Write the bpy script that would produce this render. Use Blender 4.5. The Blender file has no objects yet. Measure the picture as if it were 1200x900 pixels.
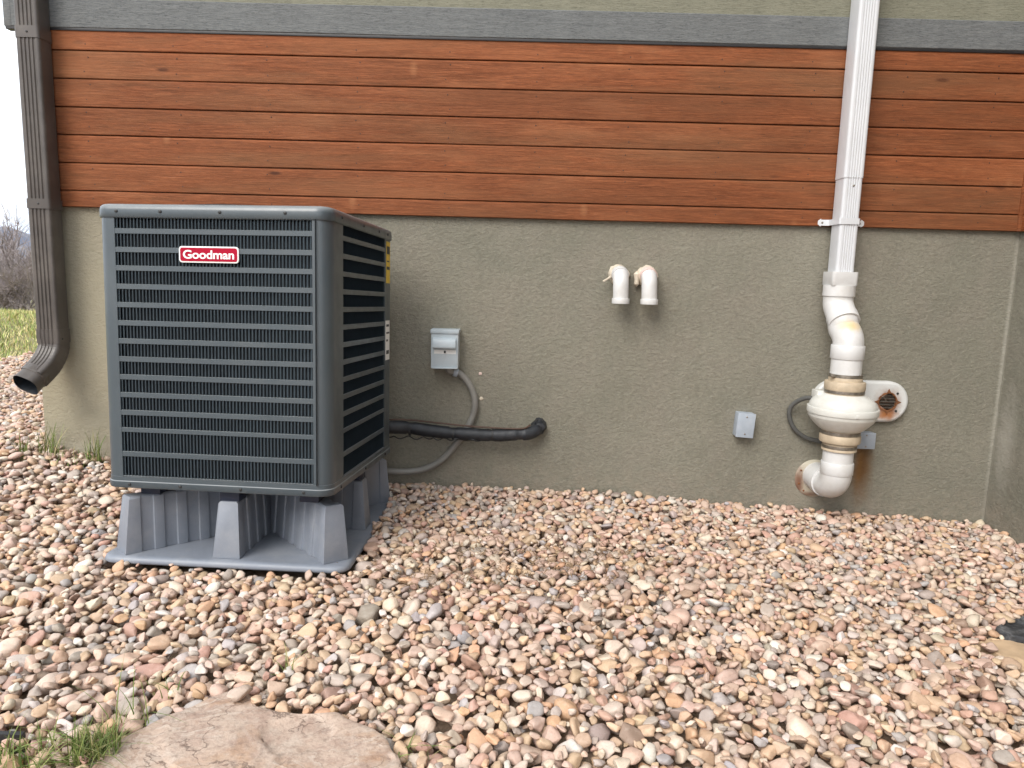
import bpy, math, random
import numpy as np
from mathutils import Vector, Matrix, noise
rad = math.radians
random.seed(7); RS = np.random.RandomState(7)
SC = bpy.context.scene; COL = SC.collection

# ------------------------------------------------------------------ camera
def cam_basis(yaw, pitch, roll):
    cy, sy, cp, sp = math.cos(yaw), math.sin(yaw), math.cos(pitch), math.sin(pitch)
    fw = Vector((sy*cp, cy*cp, -sp)); r = Vector((cy, -sy, 0)); d = fw.cross(r)
    cr, sr = math.cos(roll), math.sin(roll)
    return cr*r+sr*d, -sr*r+cr*d, fw
cr_, cd_, cf_ = cam_basis(rad(-0.37626592), rad(8.47247567), rad(-1.53225552))
cam = bpy.data.cameras.new('camera'); camo = bpy.data.objects.new('camera', cam); COL.objects.link(camo)
cam.lens = 36*850/1200; cam.sensor_width = 36; cam.clip_start = .05; cam.clip_end = 8000
CAMP = Vector((0, -3, 0))
camo.matrix_world = Matrix(((cr_.x, -cd_.x, -cf_.x, 0), (cr_.y, -cd_.y, -cf_.y, -3), (cr_.z, -cd_.z, -cf_.z, 0), (0, 0, 0, 1)))
SC.camera = camo

# ------------------------------------------------------------------ sky, sun, exposure
SUN_EL, SUN_AZ = rad(42), rad(212)       # azimuth clockwise from +y: behind the camera, to the left
W = bpy.data.worlds.new('World'); SC.world = W; W.use_nodes = True
nt = W.node_tree; bg = nt.nodes['Background']
sky = nt.nodes.new('ShaderNodeTexSky'); sky.sky_type = 'NISHITA'; sky.sun_disc = False
sky.sun_elevation = SUN_EL; sky.sun_rotation = SUN_AZ; sky.air_density = 1.0; sky.dust_density = 2.5
tc = nt.nodes.new('ShaderNodeTexCoord'); mp = nt.nodes.new('ShaderNodeMapping'); mp.inputs['Scale'].default_value = (1, 1, 3.2)
nz = nt.nodes.new('ShaderNodeTexNoise'); nz.inputs['Scale'].default_value = 2.2; nz.inputs['Detail'].default_value = 7; nz.inputs['Roughness'].default_value = .55
rp = nt.nodes.new('ShaderNodeValToRGB'); rp.color_ramp.elements[0].position = .25; rp.color_ramp.elements[0].color = (.55, .55, .55, 1); rp.color_ramp.elements[1].position = .62
mx = nt.nodes.new('ShaderNodeMix'); mx.data_type = 'RGBA'; n2 = nt.nodes.new('ShaderNodeTexNoise'); n2.inputs['Scale'].default_value = 3.4; n2.inputs['Detail'].default_value = 8; n2.inputs['Roughness'].default_value = .6
r2 = nt.nodes.new('ShaderNodeValToRGB'); r2.color_ramp.elements[0].position = .36; r2.color_ramp.elements[0].color = (.36, .40, .45, 1); r2.color_ramp.elements[1].position = .58
c2 = nt.nodes.new('ShaderNodeMix'); c2.data_type = 'RGBA'; c2.blend_type = 'MULTIPLY'; c2.inputs[0].default_value = 1; c2.inputs[6].default_value = (11.2, 11.5, 11.8, 1)
nt.links.new(n2.outputs[0], r2.inputs[0]); nt.links.new(r2.outputs[0], c2.inputs[7]); nt.links.new(c2.outputs[2], mx.inputs[7])
nt.links.new(tc.outputs['Generated'], mp.inputs[0]); nt.links.new(mp.outputs[0], nz.inputs['Vector']); nt.links.new(mp.outputs[0], n2.inputs['Vector'])
nt.links.new(nz.outputs[0], rp.inputs[0]); nt.links.new(rp.outputs[0], mx.inputs[0])
nt.links.new(sky.outputs[0], mx.inputs[6]); nt.links.new(mx.outputs[2], bg.inputs[0])
bg.inputs[1].default_value = 0.10
sd = Vector((math.sin(SUN_AZ)*math.cos(SUN_EL), math.cos(SUN_AZ)*math.cos(SUN_EL), math.sin(SUN_EL)))
sl = bpy.data.lights.new('sun', 'SUN'); sl.energy = 1.5; sl.angle = rad(34); sl.color = (1, .96, .9)
so = bpy.data.objects.new('sun', sl); COL.objects.link(so); so.rotation_euler = sd.to_track_quat('Z', 'Y').to_euler()
SC.view_settings.view_transform = 'Standard'; SC.view_settings.look = 'None'; SC.view_settings.gamma = 1
SC.view_settings.exposure = 1.12
SC.cycles.max_bounces = 6; SC.cycles.volume_bounces = 0

# ------------------------------------------------------------------ helpers: objects
def srgb(r, g, b):
    return tuple((c/255/12.92 if c/255 <= .04045 else ((c/255+.055)/1.055)**2.4) for c in (r, g, b))
def tag(o, label=None, cat=None, group=None, kind=None):
    if label: o['label'] = label
    if cat: o['category'] = cat
    if group: o['group'] = group
    if kind: o['kind'] = kind
    return o
def empty(name, loc, label, cat, group=None, mat=None):
    o = bpy.data.objects.new(name, None); COL.objects.link(o); o.location = loc; o.empty_display_size = .05
    if mat is not None: o.matrix_world = mat
    return tag(o, label, cat, group)
class MB:
    def __init__(s): s.v = []; s.f = []
    def add(s, vs, fs):
        n = len(s.v); s.v += [tuple(v) for v in vs]; s.f += [tuple(i+n for i in f) for f in fs]; return s
    def box(s, x0, x1, y0, y1, z0, z1):
        return s.add([(x0, y0, z0), (x1, y0, z0), (x1, y1, z0), (x0, y1, z0), (x0, y0, z1), (x1, y0, z1), (x1, y1, z1), (x0, y1, z1)],
                     [(3, 2, 1, 0), (4, 5, 6, 7), (0, 1, 5, 4), (1, 2, 6, 5), (2, 3, 7, 6), (3, 0, 4, 7)])
    def loft(s, rings, closed=True, cap0=True, cap1=True):
        n = len(rings[0]); vs = [p for r in rings for p in r]; fs = []
        for k in range(len(rings)-1):
            for i in range(n if closed else n-1):
                j = (i+1) % n; fs.append((k*n+i, k*n+j, (k+1)*n+j, (k+1)*n+i))
        if cap0: fs.append(tuple(range(n-1, -1, -1)))
        if cap1: fs.append(tuple((len(rings)-1)*n+i for i in range(n)))
        return s.add(vs, fs)
    def lathe(s, prof, c=(0, 0, 0), axis='z', n=48, cap=True):
        rings = []
        for r, h in prof:
            ring = []
            for i in range(n):
                a = 2*math.pi*i/n; u, v = r*math.cos(a), r*math.sin(a)
                ring.append({'z': (c[0]+u, c[1]+v, c[2]+h), 'y': (c[0]+u, c[1]+h, c[2]-v)}[axis])
            rings.append(ring)
        return s.loft(rings, True, cap, cap)
    def sweep(s, prof, path, scales=None, up=(0, -1, 0), cap=True):
        """prof: 2D points (u,v); u along side axis, v along up axis"""
        P = [Vector(p) for p in path]; rings = []; upv = Vector(up)
        for i, p in enumerate(P):
            t = (P[min(i+1, len(P)-1)]-P[max(i-1, 0)]).normalized()
            upv = (upv-t*upv.dot(t)).normalized(); sdv = t.cross(upv)
            k = scales[i] if scales else 1
            rings.append([tuple(p+sdv*(u*k)+upv*(v*k)) for u, v in prof])
        return s.loft(rings, True, cap, cap)
    def tube(s, path, r, n=16, scales=None, cap=True):
        t = (Vector(path[1])-Vector(path[0])).normalized(); up = (0, -1, 0) if abs(t.y) < .9 else (0, 0, 1)
        return s.sweep(circ(r, n), path, scales, up, cap)
    def xf(s, M):
        s.v = [tuple(M @ Vector(v)) for v in s.v]; return s
    def build(s, name, m, parent=None, smooth=40, bevel=0, seg=2):
        me = bpy.data.meshes.new(name); me.from_pydata(s.v, [], s.f); me.update()
        import bmesh
        bm = bmesh.new(); bm.from_mesh(me); bmesh.ops.recalc_face_normals(bm, faces=bm.faces)
        if bevel:
            es = [e for e in bm.edges if len(e.link_faces) == 2 and e.calc_face_angle(0) > rad(35)]
            bmesh.ops.bevel(bm, geom=es, offset=bevel, segments=seg, profile=.6, affect='EDGES', clamp_overlap=True)
        bm.to_mesh(me); bm.free()
        if m is not None: me.materials.append(m)
        if smooth is not None:
            me.polygons.foreach_set('use_smooth', [True]*len(me.polygons)); me.set_sharp_from_angle(angle=rad(smooth))
        o = bpy.data.objects.new(name, me); COL.objects.link(o)
        if parent is not None: o.parent = parent
        return o
def circ(r, n): return [(r*math.cos(2*math.pi*i/n), r*math.sin(2*math.pi*i/n)) for i in range(n)]
def rrect(x0, x1, y0, y1, r, n=6):
    out = []
    for cx, cy, a0 in ((x1-r, y1-r, 0), (x0+r, y1-r, 90), (x0+r, y0+r, 180), (x1-r, y0+r, 270)):
        for i in range(n+1):
            a = rad(a0+90*i/n); out.append((cx+r*math.cos(a), cy+r*math.sin(a)))
    return out
def smooth_path(pts, n=8):
    P = [Vector(p) for p in pts]; P = [2*P[0]-P[1]]+P+[2*P[-1]-P[-2]]; out = []
    for i in range(1, len(P)-2):
        for k in range(n):
            t = k/n; a, b, c, d = P[i-1], P[i], P[i+1], P[i+2]
            out.append(.5*((2*b)+(c-a)*t+(2*a-5*b+4*c-d)*t*t+(3*b-a-3*c+d)*t**3))
    return [tuple(p) for p in out+[P[-2]]]
def rot_local(o, M): o.matrix_world = M

# ------------------------------------------------------------------ helpers: materials
class Mat:
    def __init__(s, name):
        s.m = bpy.data.materials.new(name); s.m.use_nodes = True; s.t = s.m.node_tree
        s.b = s.t.nodes['Principled BSDF']; s.n = s.t.nodes; s.coord = None
    def L(s, a, b): s.t.links.new(a, b)
    def co(s, scale=(1, 1, 1), kind='Object', rnd=False):
        t = s.n.new('ShaderNodeTexCoord'); m = s.n.new('ShaderNodeMapping'); m.inputs['Scale'].default_value = scale
        s.L(t.outputs[kind], m.inputs[0])
        if rnd:
            oi = s.n.new('ShaderNodeObjectInfo'); mu = s.n.new('ShaderNodeVectorMath'); mu.operation = 'SCALE'
            cb = s.n.new('ShaderNodeCombineXYZ'); mu.inputs['Scale'].default_value = 37.
            for i in range(3): s.L(oi.outputs['Random'], cb.inputs[i])
            s.L(cb.outputs[0], mu.inputs[0]); s.L(mu.outputs[0], m.inputs['Location'])
        return m.outputs[0]
    def noise(s, sc, co=None, det=4, rough=.55, dist=0):
        n = s.n.new('ShaderNodeTexNoise'); n.inputs['Scale'].default_value = sc; n.inputs['Detail'].default_value = det
        n.inputs['Roughness'].default_value = rough; n.inputs['Distortion'].default_value = dist
        s.L(co if co is not None else s.co(), n.inputs['Vector']); return n.outputs[0]
    def voro(s, sc, co=None, feat='F1'):
        n = s.n.new('ShaderNodeTexVoronoi'); n.inputs['Scale'].default_value = sc; n.feature = feat
        s.L(co if co is not None else s.co(), n.inputs['Vector']); return n.outputs['Distance']
    def ramp(s, x, *st):
        r = s.n.new('ShaderNodeValToRGB'); e = r.color_ramp.elements
        while len(e) < len(st): e.new(.5)
        for el, (p, c) in zip(e, st):
            el.position = p; el.color = (tuple(c)+(1,))[:4] if isinstance(c, (tuple, list)) else (c, c, c, 1)
        s.L(x, r.inputs[0]); return r.outputs[0]
    def val(s, x, inp):
        if isinstance(x, (int, float)): inp.default_value = x
        elif isinstance(x, (tuple, list)): inp.default_value = tuple(x)+(1,) if len(x) == 3 else x
        else: s.L(x, inp)
    def mix(s, fac, a, b, mode='MIX'):
        m = s.n.new('ShaderNodeMix'); m.data_type = 'RGBA'; m.blend_type = mode; m.clamp_factor = True
        s.val(fac, m.inputs[0]); s.val(a, m.inputs[6]); s.val(b, m.inputs[7]); return m.outputs[2]
    def math(s, op, a, b=0., c=None, clamp=False):
        m = s.n.new('ShaderNodeMath'); m.operation = op; m.use_clamp = clamp; s.val(a, m.inputs[0]); s.val(b, m.inputs[1])
        if c is not None: s.val(c, m.inputs[2])
        return m.outputs[0]
    def spot(s, c, r, soft=.6, wob=.25, wsc=30):
        """mask 1 inside an ellipsoid at c (object coords) with a ragged soft border"""
        m = s.n.new('ShaderNodeVectorMath'); m.operation = 'SUBTRACT'; t = s.n.new('ShaderNodeTexCoord'); s.L(t.outputs['Object'], m.inputs[0]); m.inputs[1].default_value = c
        d = s.n.new('ShaderNodeVectorMath'); d.operation = 'DIVIDE'; s.L(m.outputs[0], d.inputs[0]); d.inputs[1].default_value = r
        l = s.n.new('ShaderNodeVectorMath'); l.operation = 'LENGTH'; s.L(d.outputs[0], l.inputs[0])
        n = s.noise(wsc, det=5); x = s.math('ADD', l.outputs['Value'], s.math('MULTIPLY', s.math('SUBTRACT', n, .5), wob*4))
        k = s.n.new('ShaderNodeMapRange'); k.interpolation_type = 'SMOOTHSTEP'; s.L(x, k.inputs[0])
        k.inputs[1].default_value = 1+soft/2; k.inputs[2].default_value = 1-soft; k.inputs[3].default_value = 0; k.inputs[4].default_value = 1
        return k.outputs[0]
    def bump(s, h, strength=.3, dist=.002):
        b = s.n.new('ShaderNodeBump'); b.inputs['Strength'].default_value = strength; b.inputs['Distance'].default_value = dist
        s.L(h, b.inputs['Height'])
        if s.b.inputs['Normal'].links: s.L(s.b.inputs['Normal'].links[0].from_socket, b.inputs['Normal'])
        s.L(b.outputs[0], s.b.inputs['Normal']); return s
    def set(s, col=None, rough=None, metal=None, spec=None):
        if col is not None: s.val(col, s.b.inputs['Base Color'])
        if rough is not None: s.val(rough, s.b.inputs['Roughness'])
        if metal is not None: s.val(metal, s.b.inputs['Metallic'])
        if spec is not None: s.val(spec, s.b.inputs['Specular IOR Level'])
        return s
def plain(name, col, rough=.5, var=.12, sc=18, metal=0, bump=.05, bsc=300, dirt=None, dirtamt=.3, spec=.5):
    M = Mat(name); lo = tuple(c*(1-var) for c in col); hi = tuple(min(1, c*(1+var)) for c in col)
    c = M.mix(M.ramp(M.noise(sc, det=6), (.3, 0), (.7, 1)), lo, hi)
    if dirt: c = M.mix(M.math('MULTIPLY', M.ramp(M.noise(sc*.7, det=8, rough=.7), (.48, 0), (.75, 1)), dirtamt), c, dirt)
    M.set(c, M.ramp(M.noise(sc*2), (.3, rough*.85), (.7, min(1, rough*1.15))), metal, spec)
    if bump: M.bump(M.noise(bsc, det=2), bump, .001)
    return M

# stucco
def stucco():
    M = Mat('stucco'); co = M.co()
    big = M.noise(1.3, co, 5, .6); mid = M.noise(7, co, 6, .65); fine = M.noise(190, co, 3)
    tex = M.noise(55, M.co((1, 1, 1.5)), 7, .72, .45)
    c = M.mix(M.ramp(big, (.3, 0), (.7, 1)), (.190, .184, .144), (.285, .268, .214))
    c = M.mix(M.math('MULTIPLY', M.ramp(M.noise(5, M.co((1.2, 1, 1)), 4), (.42, 0), (.68, 1)), .45), c, (.262, .230, .190))
    c = M.mix(M.math('MULTIPLY', M.ramp(mid, (.35, 0), (.75, 1)), .35), c, (.285, .262, .206))
    c = M.mix(M.math('MULTIPLY', M.ramp(M.noise(3, M.co((5, 5, .5)), 5), (.5, 0), (.8, 1)), .22), c, (.175, .164, .126))
    c = M.mix(M.math('MULTIPLY', M.ramp(fine, (.3, 1), (.6, 0)), .25), c, (.13, .12, .092))
    c = M.mix(M.math('MULTIPLY', M.ramp(tex, (.36, 1), (.52, 0)), .34), c, (.145, .134, .102))  # relief shade put into the colour: hollows of the texture darker
    c = M.mix(M.math('MULTIPLY', M.ramp(tex, (.52, 0), (.68, 1)), .30), c, (.37, .345, .275))  # painted relief light: raised grain paler
    # yellower wall end at the house corner, painted lighter against the shade there, bare parging strip at its foot
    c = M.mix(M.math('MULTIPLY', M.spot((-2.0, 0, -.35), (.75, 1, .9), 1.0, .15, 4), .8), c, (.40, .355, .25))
    c = M.mix(M.math('MULTIPLY', M.spot((-1.9, 0, -.86), (.36, .5, .115), .25, .12, 14), .5), c, (.45, .41, .32))
    # rust run below the vent, white efflorescence at the inner corner
    c = M.mix(M.math('MULTIPLY', M.spot((1.47, 0, -.76), (.045, .3, .16), .9, .2, 22), .95), c, (.165, .085, .032))
    c = M.mix(M.math('MULTIPLY', M.spot((1.455, 0, -.70), (.016, .3, .19), .8, .2, 30), .35), c, (.28, .13, .03))
    c = M.mix(M.math('MULTIPLY', M.spot((2.01, -.07, -.62), (.04, .06, .20), 1., .25, 24), .5), c, (.48, .45, .39))
    c = M.mix(M.math('MULTIPLY', M.spot((2.005, 0, -.3), (.010, .012, .75), .9, .18, 24), .55), c, (.42, .40, .34))
    c = M.mix(M.math('MULTIPLY', M.spot((1.27, 0, -.83), (.13, .3, .12), .9, .25, 24), .4), c, (.36, .33, .26))
    c = M.mix(M.math('MULTIPLY', M.ramp(M.voro(2.3, M.co((1, 1, 1)), 'F1'), (.02, 1), (.035, 0)), .35), c, (.48, .45, .38))
    sx = M.n.new('ShaderNodeSeparateXYZ'); M.L(co, sx.inputs[0]); hg = M.math('ADD', M.math('ADD', sx.outputs[2], .9), M.math('MULTIPLY', sx.outputs[0], .042))
    spl = M.math('MULTIPLY', M.ramp(hg, (0, 1), (.16, 0)), M.ramp(M.noise(24, co, 6, .7), (.4, 0), (.62, 1))); c = M.mix(M.math('MULTIPLY', spl, .5), c, (.33, .28, .22))
    M.set(c, .9, spec=.2)
    h = M.math('ADD', tex, M.math('MULTIPLY', M.noise(420, co, 2), .3))
    M.bump(M.noise(14, co, 3), .4, .014).bump(h, .9, .009); return M.m
# stained boards
def stained():
    M = Mat('stained_wood')
    lo = M.co((.55, 1, 11), rnd=True); g = M.noise(7, lo, 8, .68, 1.6)
    fi = M.noise(26, M.co((.35, 1, 14), rnd=True), 5, .7, .3); st = M.noise(30, M.co((1.0, 1, 20), rnd=True), 4, .75, .2)
    c = M.ramp(g, (.26, (.10, .034, .015)), (.43, (.225, .071, .030)), (.56, (.30, .098, .042)), (.66, (.345, .118, .052)), (.8, (.43, .170, .085)))
    c = M.mix(M.math('MULTIPLY', M.ramp(fi, (.33, 1), (.52, 0)), .65), c, (.11, .04, .019))
    c = M.mix(M.math('MULTIPLY', M.ramp(st, (.36, 1), (.5, 0)), .7), c, (.13, .046, .021)); c = M.mix(M.math('MULTIPLY', M.ramp(st, (.56, 0), (.72, 1)), .4), c, (.50, .24, .13))
    gr = M.ramp(M.noise(1.1, M.co((.7, 1, 5), rnd=True), 6, .6), (.5, 0), (.66, 1)); c = M.mix(M.math('MULTIPLY', gr, .4), c, (.20, .115, .065))
    k = M.voro(3.1, M.co((.8, 1, 2.6), rnd=True)); kn = M.ramp(k, (.035, 1), (.085, 0))
    c = M.mix(M.math('MULTIPLY', kn, .75), c, (.05, .017, .01))
    lt = M.ramp(M.noise(2.3, M.co((1.2, 1, 6), rnd=True), 5), (.55, 0), (.75, 1))
    c = M.mix(M.math('MULTIPLY', lt, .3), c, (.46, .20, .105))
    pt = M.noise(1.0, M.co((.8, 1, 3.2), rnd=True), 5, .6); c = M.mix(M.math('MULTIPLY', M.ramp(pt, (.34, 1), (.52, 0)), .5), c, (.165, .066, .032)); c = M.mix(M.math('MULTIPLY', M.ramp(pt, (.55, 0), (.7, 1)), .35), c, (.40, .155, .075))
    lk = M.ramp(M.voro(5.2, M.co((1.0, 1, .5), rnd=True)), (.03, 1), (.10, 0)); c = M.mix(M.math('MULTIPLY', lk, .24), c, (.52, .26, .14))
    c = M.mix(1, c, (.93, .90, .78), 'MULTIPLY')
    oi = M.n.new('ShaderNodeObjectInfo')
    hs = M.n.new('ShaderNodeHueSaturation'); M.L(c, hs.inputs['Color']); M.L(M.ramp(oi.outputs['Random'], (0, .80), (1, 1.0)), hs.inputs['Value'])
    M.set(hs.outputs[0], M.ramp(g, (.3, .72), (.7, .58)), spec=.18)
    M.bump(M.math('ADD', g, M.math('MULTIPLY', M.math('ADD', fi, st), .6)), .55, .003).bump(kn, -.15, .001); return M.m
def fibre(name, a, b, dark, streak=.2):
    M = Mat(name); co = M.co((.6, .6, 5), rnd=True); g = M.noise(26, co, 7, .7, 1.2)
    c = M.mix(M.ramp(g, (.3, 0), (.7, 1)), a, b)
    c = M.mix(M.math('MULTIPLY', M.ramp(M.noise(75, co, 4, .75, 1.2), (.36, 1), (.5, 0)), .75), c, dark)
    c = M.mix(M.math('MULTIPLY', M.ramp(M.noise(3, M.co((2.2, 3, .3)), 6), (.5, 0), (.75, 1)), streak), c, tuple(x*1.4 for x in b))
    M.set(c, .8, spec=.3); M.bump(g, .6, .004); return M.m
def acpaint():
    M = Mat('cabinet_paint'); c = M.mix(M.noise(6, det=6), (.044, .058, .068), (.054, .071, .083))
    c = M.mix(M.math('MULTIPLY', M.ramp(M.noise(3, M.co((1, 1, .35)), 8, .7), (.5, 0), (.8, 1)), .22), c, (.17, .165, .15))
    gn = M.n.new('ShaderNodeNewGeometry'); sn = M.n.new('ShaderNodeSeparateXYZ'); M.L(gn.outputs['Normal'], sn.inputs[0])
    c = M.mix(M.math('MULTIPLY', M.ramp(sn.outputs[2], (.15, 0), (.8, 1)), M.ramp(M.noise(9, det=6), (.3, .35), (.7, .75))), c, (.27, .28, .28))  # sky sheen of the top edges painted in: up-facing paint paler
    M.set(c, M.ramp(M.noise(20), (.3, .36), (.7, .50))); M.bump(M.noise(420, det=2), .06, .001); M.b.inputs['Coat Weight'].default_value = .35; M.b.inputs['Coat Roughness'].default_value = .22; return M.m
def flagrock():
    M = Mat('flagstone_rock'); co = M.co()
    c = M.ramp(M.noise(6.5, co, 9, .68, .5), (.3, (.27, .19, .155)), (.42, (.39, .30, .25)), (.5, (.46, .375, .315)), (.6, (.42, .32, .26)), (.74, (.45, .355, .26)))
    c = M.mix(M.math('MULTIPLY', M.ramp(M.noise(4, M.co((1, 1.6, 1)), 7, .65, .8), (.54, 0), (.66, 1)), .6), c, (.36, .22, .125))
    c = M.mix(M.math('MULTIPLY', M.ramp(M.noise(11, co, 6, .65), (.55, 0), (.66, 1)), .6), c, (.50, .44, .385))
    c = M.mix(M.math('MULTIPLY', M.ramp(M.noise(90, co, 6), (.3, 1), (.52, 0)), .45), c, (.17, .125, .105))
    w = M.n.new('ShaderNodeTexNoise'); w.inputs['Scale'].default_value = 7; w.inputs['Detail'].default_value = 6
    v = M.voro(7.5, M.mix(.22, co, w.outputs[1]), 'DISTANCE_TO_EDGE'); cr = M.math('MULTIPLY', M.ramp(v, (.006, 1), (.022, 0)), M.ramp(M.noise(4, co), (.40, 0), (.5, 1)))
    c = M.mix(M.math('MULTIPLY', cr, .7), c, (.10, .07, .055))
    c = M.mix(1, c, (1.0, .945, .90), 'MULTIPLY'); tn = M.noise(4.6, M.co((1, 1.5, 1)), 7, .58, .5); fr = M.math('FRACT', M.math('MULTIPLY', tn, 9.))
    ln = M.ramp(fr, (0, 1), (.07, 0), (.93, 0), (1, .6)); part_ = M.ramp(M.noise(3.1, co), (.42, 0), (.56, 1)); ln = M.math('MULTIPLY', ln, part_)
    c = M.mix(M.math('MULTIPLY', M.ramp(fr, (.06, 0), (.12, 1), (.3, 0)), M.math('MULTIPLY', part_, .45)), c, (.56, .49, .42))
    c = M.mix(M.math('MULTIPLY', ln, .5), c, (.19, .125, .095))
    M.set(c, .8, spec=.3); st_ = M.math('MULTIPLY', M.math('FLOOR', M.math('MULTIPLY', tn, 9.)), .11); M.bump(st_, .7, .03).bump(M.noise(8, co, 7, .6, .4), .5, .016).bump(cr, -.8, .008).bump(M.noise(120, co, 4), .5, .003); return M.m
def stone_mat(name, from_object):
    M = Mat(name)
    if from_object: base = M.n.new('ShaderNodeObjectInfo').outputs['Color']
    else:
        a = M.n.new('ShaderNodeAttribute'); a.attribute_name = 'tint'; base = a.outputs['Color']
    g = M.n.new('ShaderNodeNewGeometry'); co = g.outputs['Position']
    n1 = M.noise(55, co, 6, .65, .8); n2 = M.noise(210, co, 4, .7)
    c = M.mix(M.ramp(n1, (.3, .5), (.75, 0)), base, M.mix(1, base, (.74, .67, .61), 'MULTIPLY'))
    c = M.mix(M.math('MULTIPLY', M.ramp(n1, (.55, 0), (.75, 1)), .45), c, M.mix(.4, base, (.62, .55, .48)))
    c = M.mix(M.math('MULTIPLY', M.ramp(n2, (.28, 1), (.46, 0)), .35), c, M.mix(1, base, (.35, .30, .28), 'MULTIPLY'))
    M.set(c, M.ramp(n1, (.3, .5), (.7, .72)), spec=.4); M.bump(n1, .35, .004).bump(n2, .4, .0015); return M.m
def blade_mat(name, a, b):
    M = Mat(name); at = M.n.new('ShaderNodeAttribute'); at.attribute_name = 'tint'
    M.set(at.outputs['Color'], .55, spec=.3); return M.m

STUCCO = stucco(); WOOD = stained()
NAIL = plain('nail_head', (.055, .024, .014), .7).m
BACKING = plain('backing_felt', (.085, .036, .019), .9).m
BAND = fibre('trim_paint', (.108, .113, .113), (.178, .184, .182), (.042, .046, .050), .16)
LAP = fibre('lap_paint', (.155, .152, .112), (.225, .218, .162), (.07, .068, .048))
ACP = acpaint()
DARK = plain('black_coil_and_shade', (.010, .014, .019), .5, .3, 40).m
BLACKMETAL = plain('black_flashing', (.018, .017, .018), .45).m
BROWN = plain('brown_metal', (.072, .061, .054), .38, .12, 9, dirt=(.20, .175, .15), dirtamt=.35).m
def pvc(name, col, stains):
    M = plain(name, col, .33, .05, 14, bump=.03, dirt=(.42, .38, .31), dirtamt=.4)
    c = M.b.inputs['Base Color'].links[0].from_socket
    for ctr, r, colr, a in stains: c = M.mix(M.math('MULTIPLY', M.spot(ctr, r, .9, .22, 45), a), c, colr)
    M.set(c); return M.m
PVC = pvc('white_pvc', (.60, .595, .585), [((1.285, -.18, -.155), (.045, .09, .022), (.62, .44, .17), .75), ((1.29, -.2, -.83), (.06, .09, .03), (.45, .40, .33), .5)])
WHITEMETAL = plain('white_downspout_paint', (.57, .58, .595), .35, .04, 7, dirt=(.48, .47, .45), dirtamt=.3).m
FANWHITE = pvc('aged_white_plastic', (.60, .595, .555), [])
TANRUB = plain('tan_rubber', (.47, .38, .27), .6, .15, 30, dirt=(.30, .22, .14), dirtamt=.5).m
CLAMP = plain('steel_clamp', (.30, .27, .23), .38, .3, 60, metal=.8, dirt=(.16, .09, .05), dirtamt=.6).m
RUST = plain('rust', (.17, .065, .022), .9, .45, 50, bump=.3, bsc=150).m
PLATEW = pvc('vent_plate_enamel', (.56, .565, .55), [((1.537, -.03, -.505), (.040, .08, .042), (.15, .04, .010), .95), ((1.525, -.03, -.53), (.05, .08, .022), (.36, .13, .03), .85),
                                                   ((1.535, -.03, -.470), (.052, .08, .052), (.20, .08, .03), .85)])
FLANGE = pvc('flange_enamel', (.52, .475, .38), [((1.205, 0, -.84), (.03, .1, .09), (.13, .045, .02), .9), ((1.25, 0, -.885), (.05, .1, .014), (.15, .06, .03), .8)])
GREYBOX = plain('grey_enamel', (.33, .37, .42), .45, .08, 20, dirt=(.42, .42, .42), dirtamt=.3).m
DISC = plain('disconnect_enamel', (.43, .49, .525), .42, .07, 20, dirt=(.5, .5, .5), dirtamt=.35).m
CONDUIT = plain('grey_conduit', (.215, .205, .185), .5, .1, 20).m
CABLE = plain('dark_grey_cable', (.085, .085, .08), .5, .1, 20).m
FOAMRUB = plain('black_insulation', (.016, .018, .022), .55, .3, 40, bump=.2, bsc=120, dirt=(.07, .07, .075), dirtamt=.35).m
WIRE = plain('brown_wire', (.07, .035, .02), .5).m
STAND = plain('grey_plastic', (.185, .203, .238), .48, .06, 12, bump=.08, bsc=200, dirt=(.36, .36, .36), dirtamt=.35).m
PAD = plain('blue_black_pad', (.012, .016, .035), .6).m
FOAM = plain('spray_foam', (.56, .49, .39), .85, .2, 60, bump=.6, bsc=90, dirt=(.42, .32, .22), dirtamt=.5).m
PRIMER = plain('pinkish_primer', (.66, .50, .45), .5, .12, 50).m
WHITEP = plain('white_label_print', (.78, .78, .76), .4, .03).m
REDP = plain('red_badge_print', (.33, .002, .022), .5, .05, spec=.15).m
YELP = plain('yellow_label_print', (.66, .46, .03), .45, .06).m
INK = plain('ink', (.02, .02, .02), .5).m
SOIL = plain('soil', (.13, .098, .072), .95, .35, 30, bump=.5, bsc=60).m
FLAG = flagrock()
SLATE = plain('dark_slate', (.028, .029, .032), .7, .4, 30, bump=.8, bsc=70, dirt=(.33, .33, .33), dirtamt=.55).m
STONE_A = stone_mat('river_stone', False); STONE_O = stone_mat('river_stone_single', True)
BLADE = blade_mat('grass_blade', 0, 0)
TWIG = plain('bare_twigs', (.30, .255, .245), .85, .35, 3).m
LITTER = plain('dry_leaf', (.19, .125, .072), .8, .45, 25).m
SANDSTONE = plain('tan_sandstone', (.45, .32, .20), .8, .2, 16, bump=.5, bsc=60).m

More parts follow.
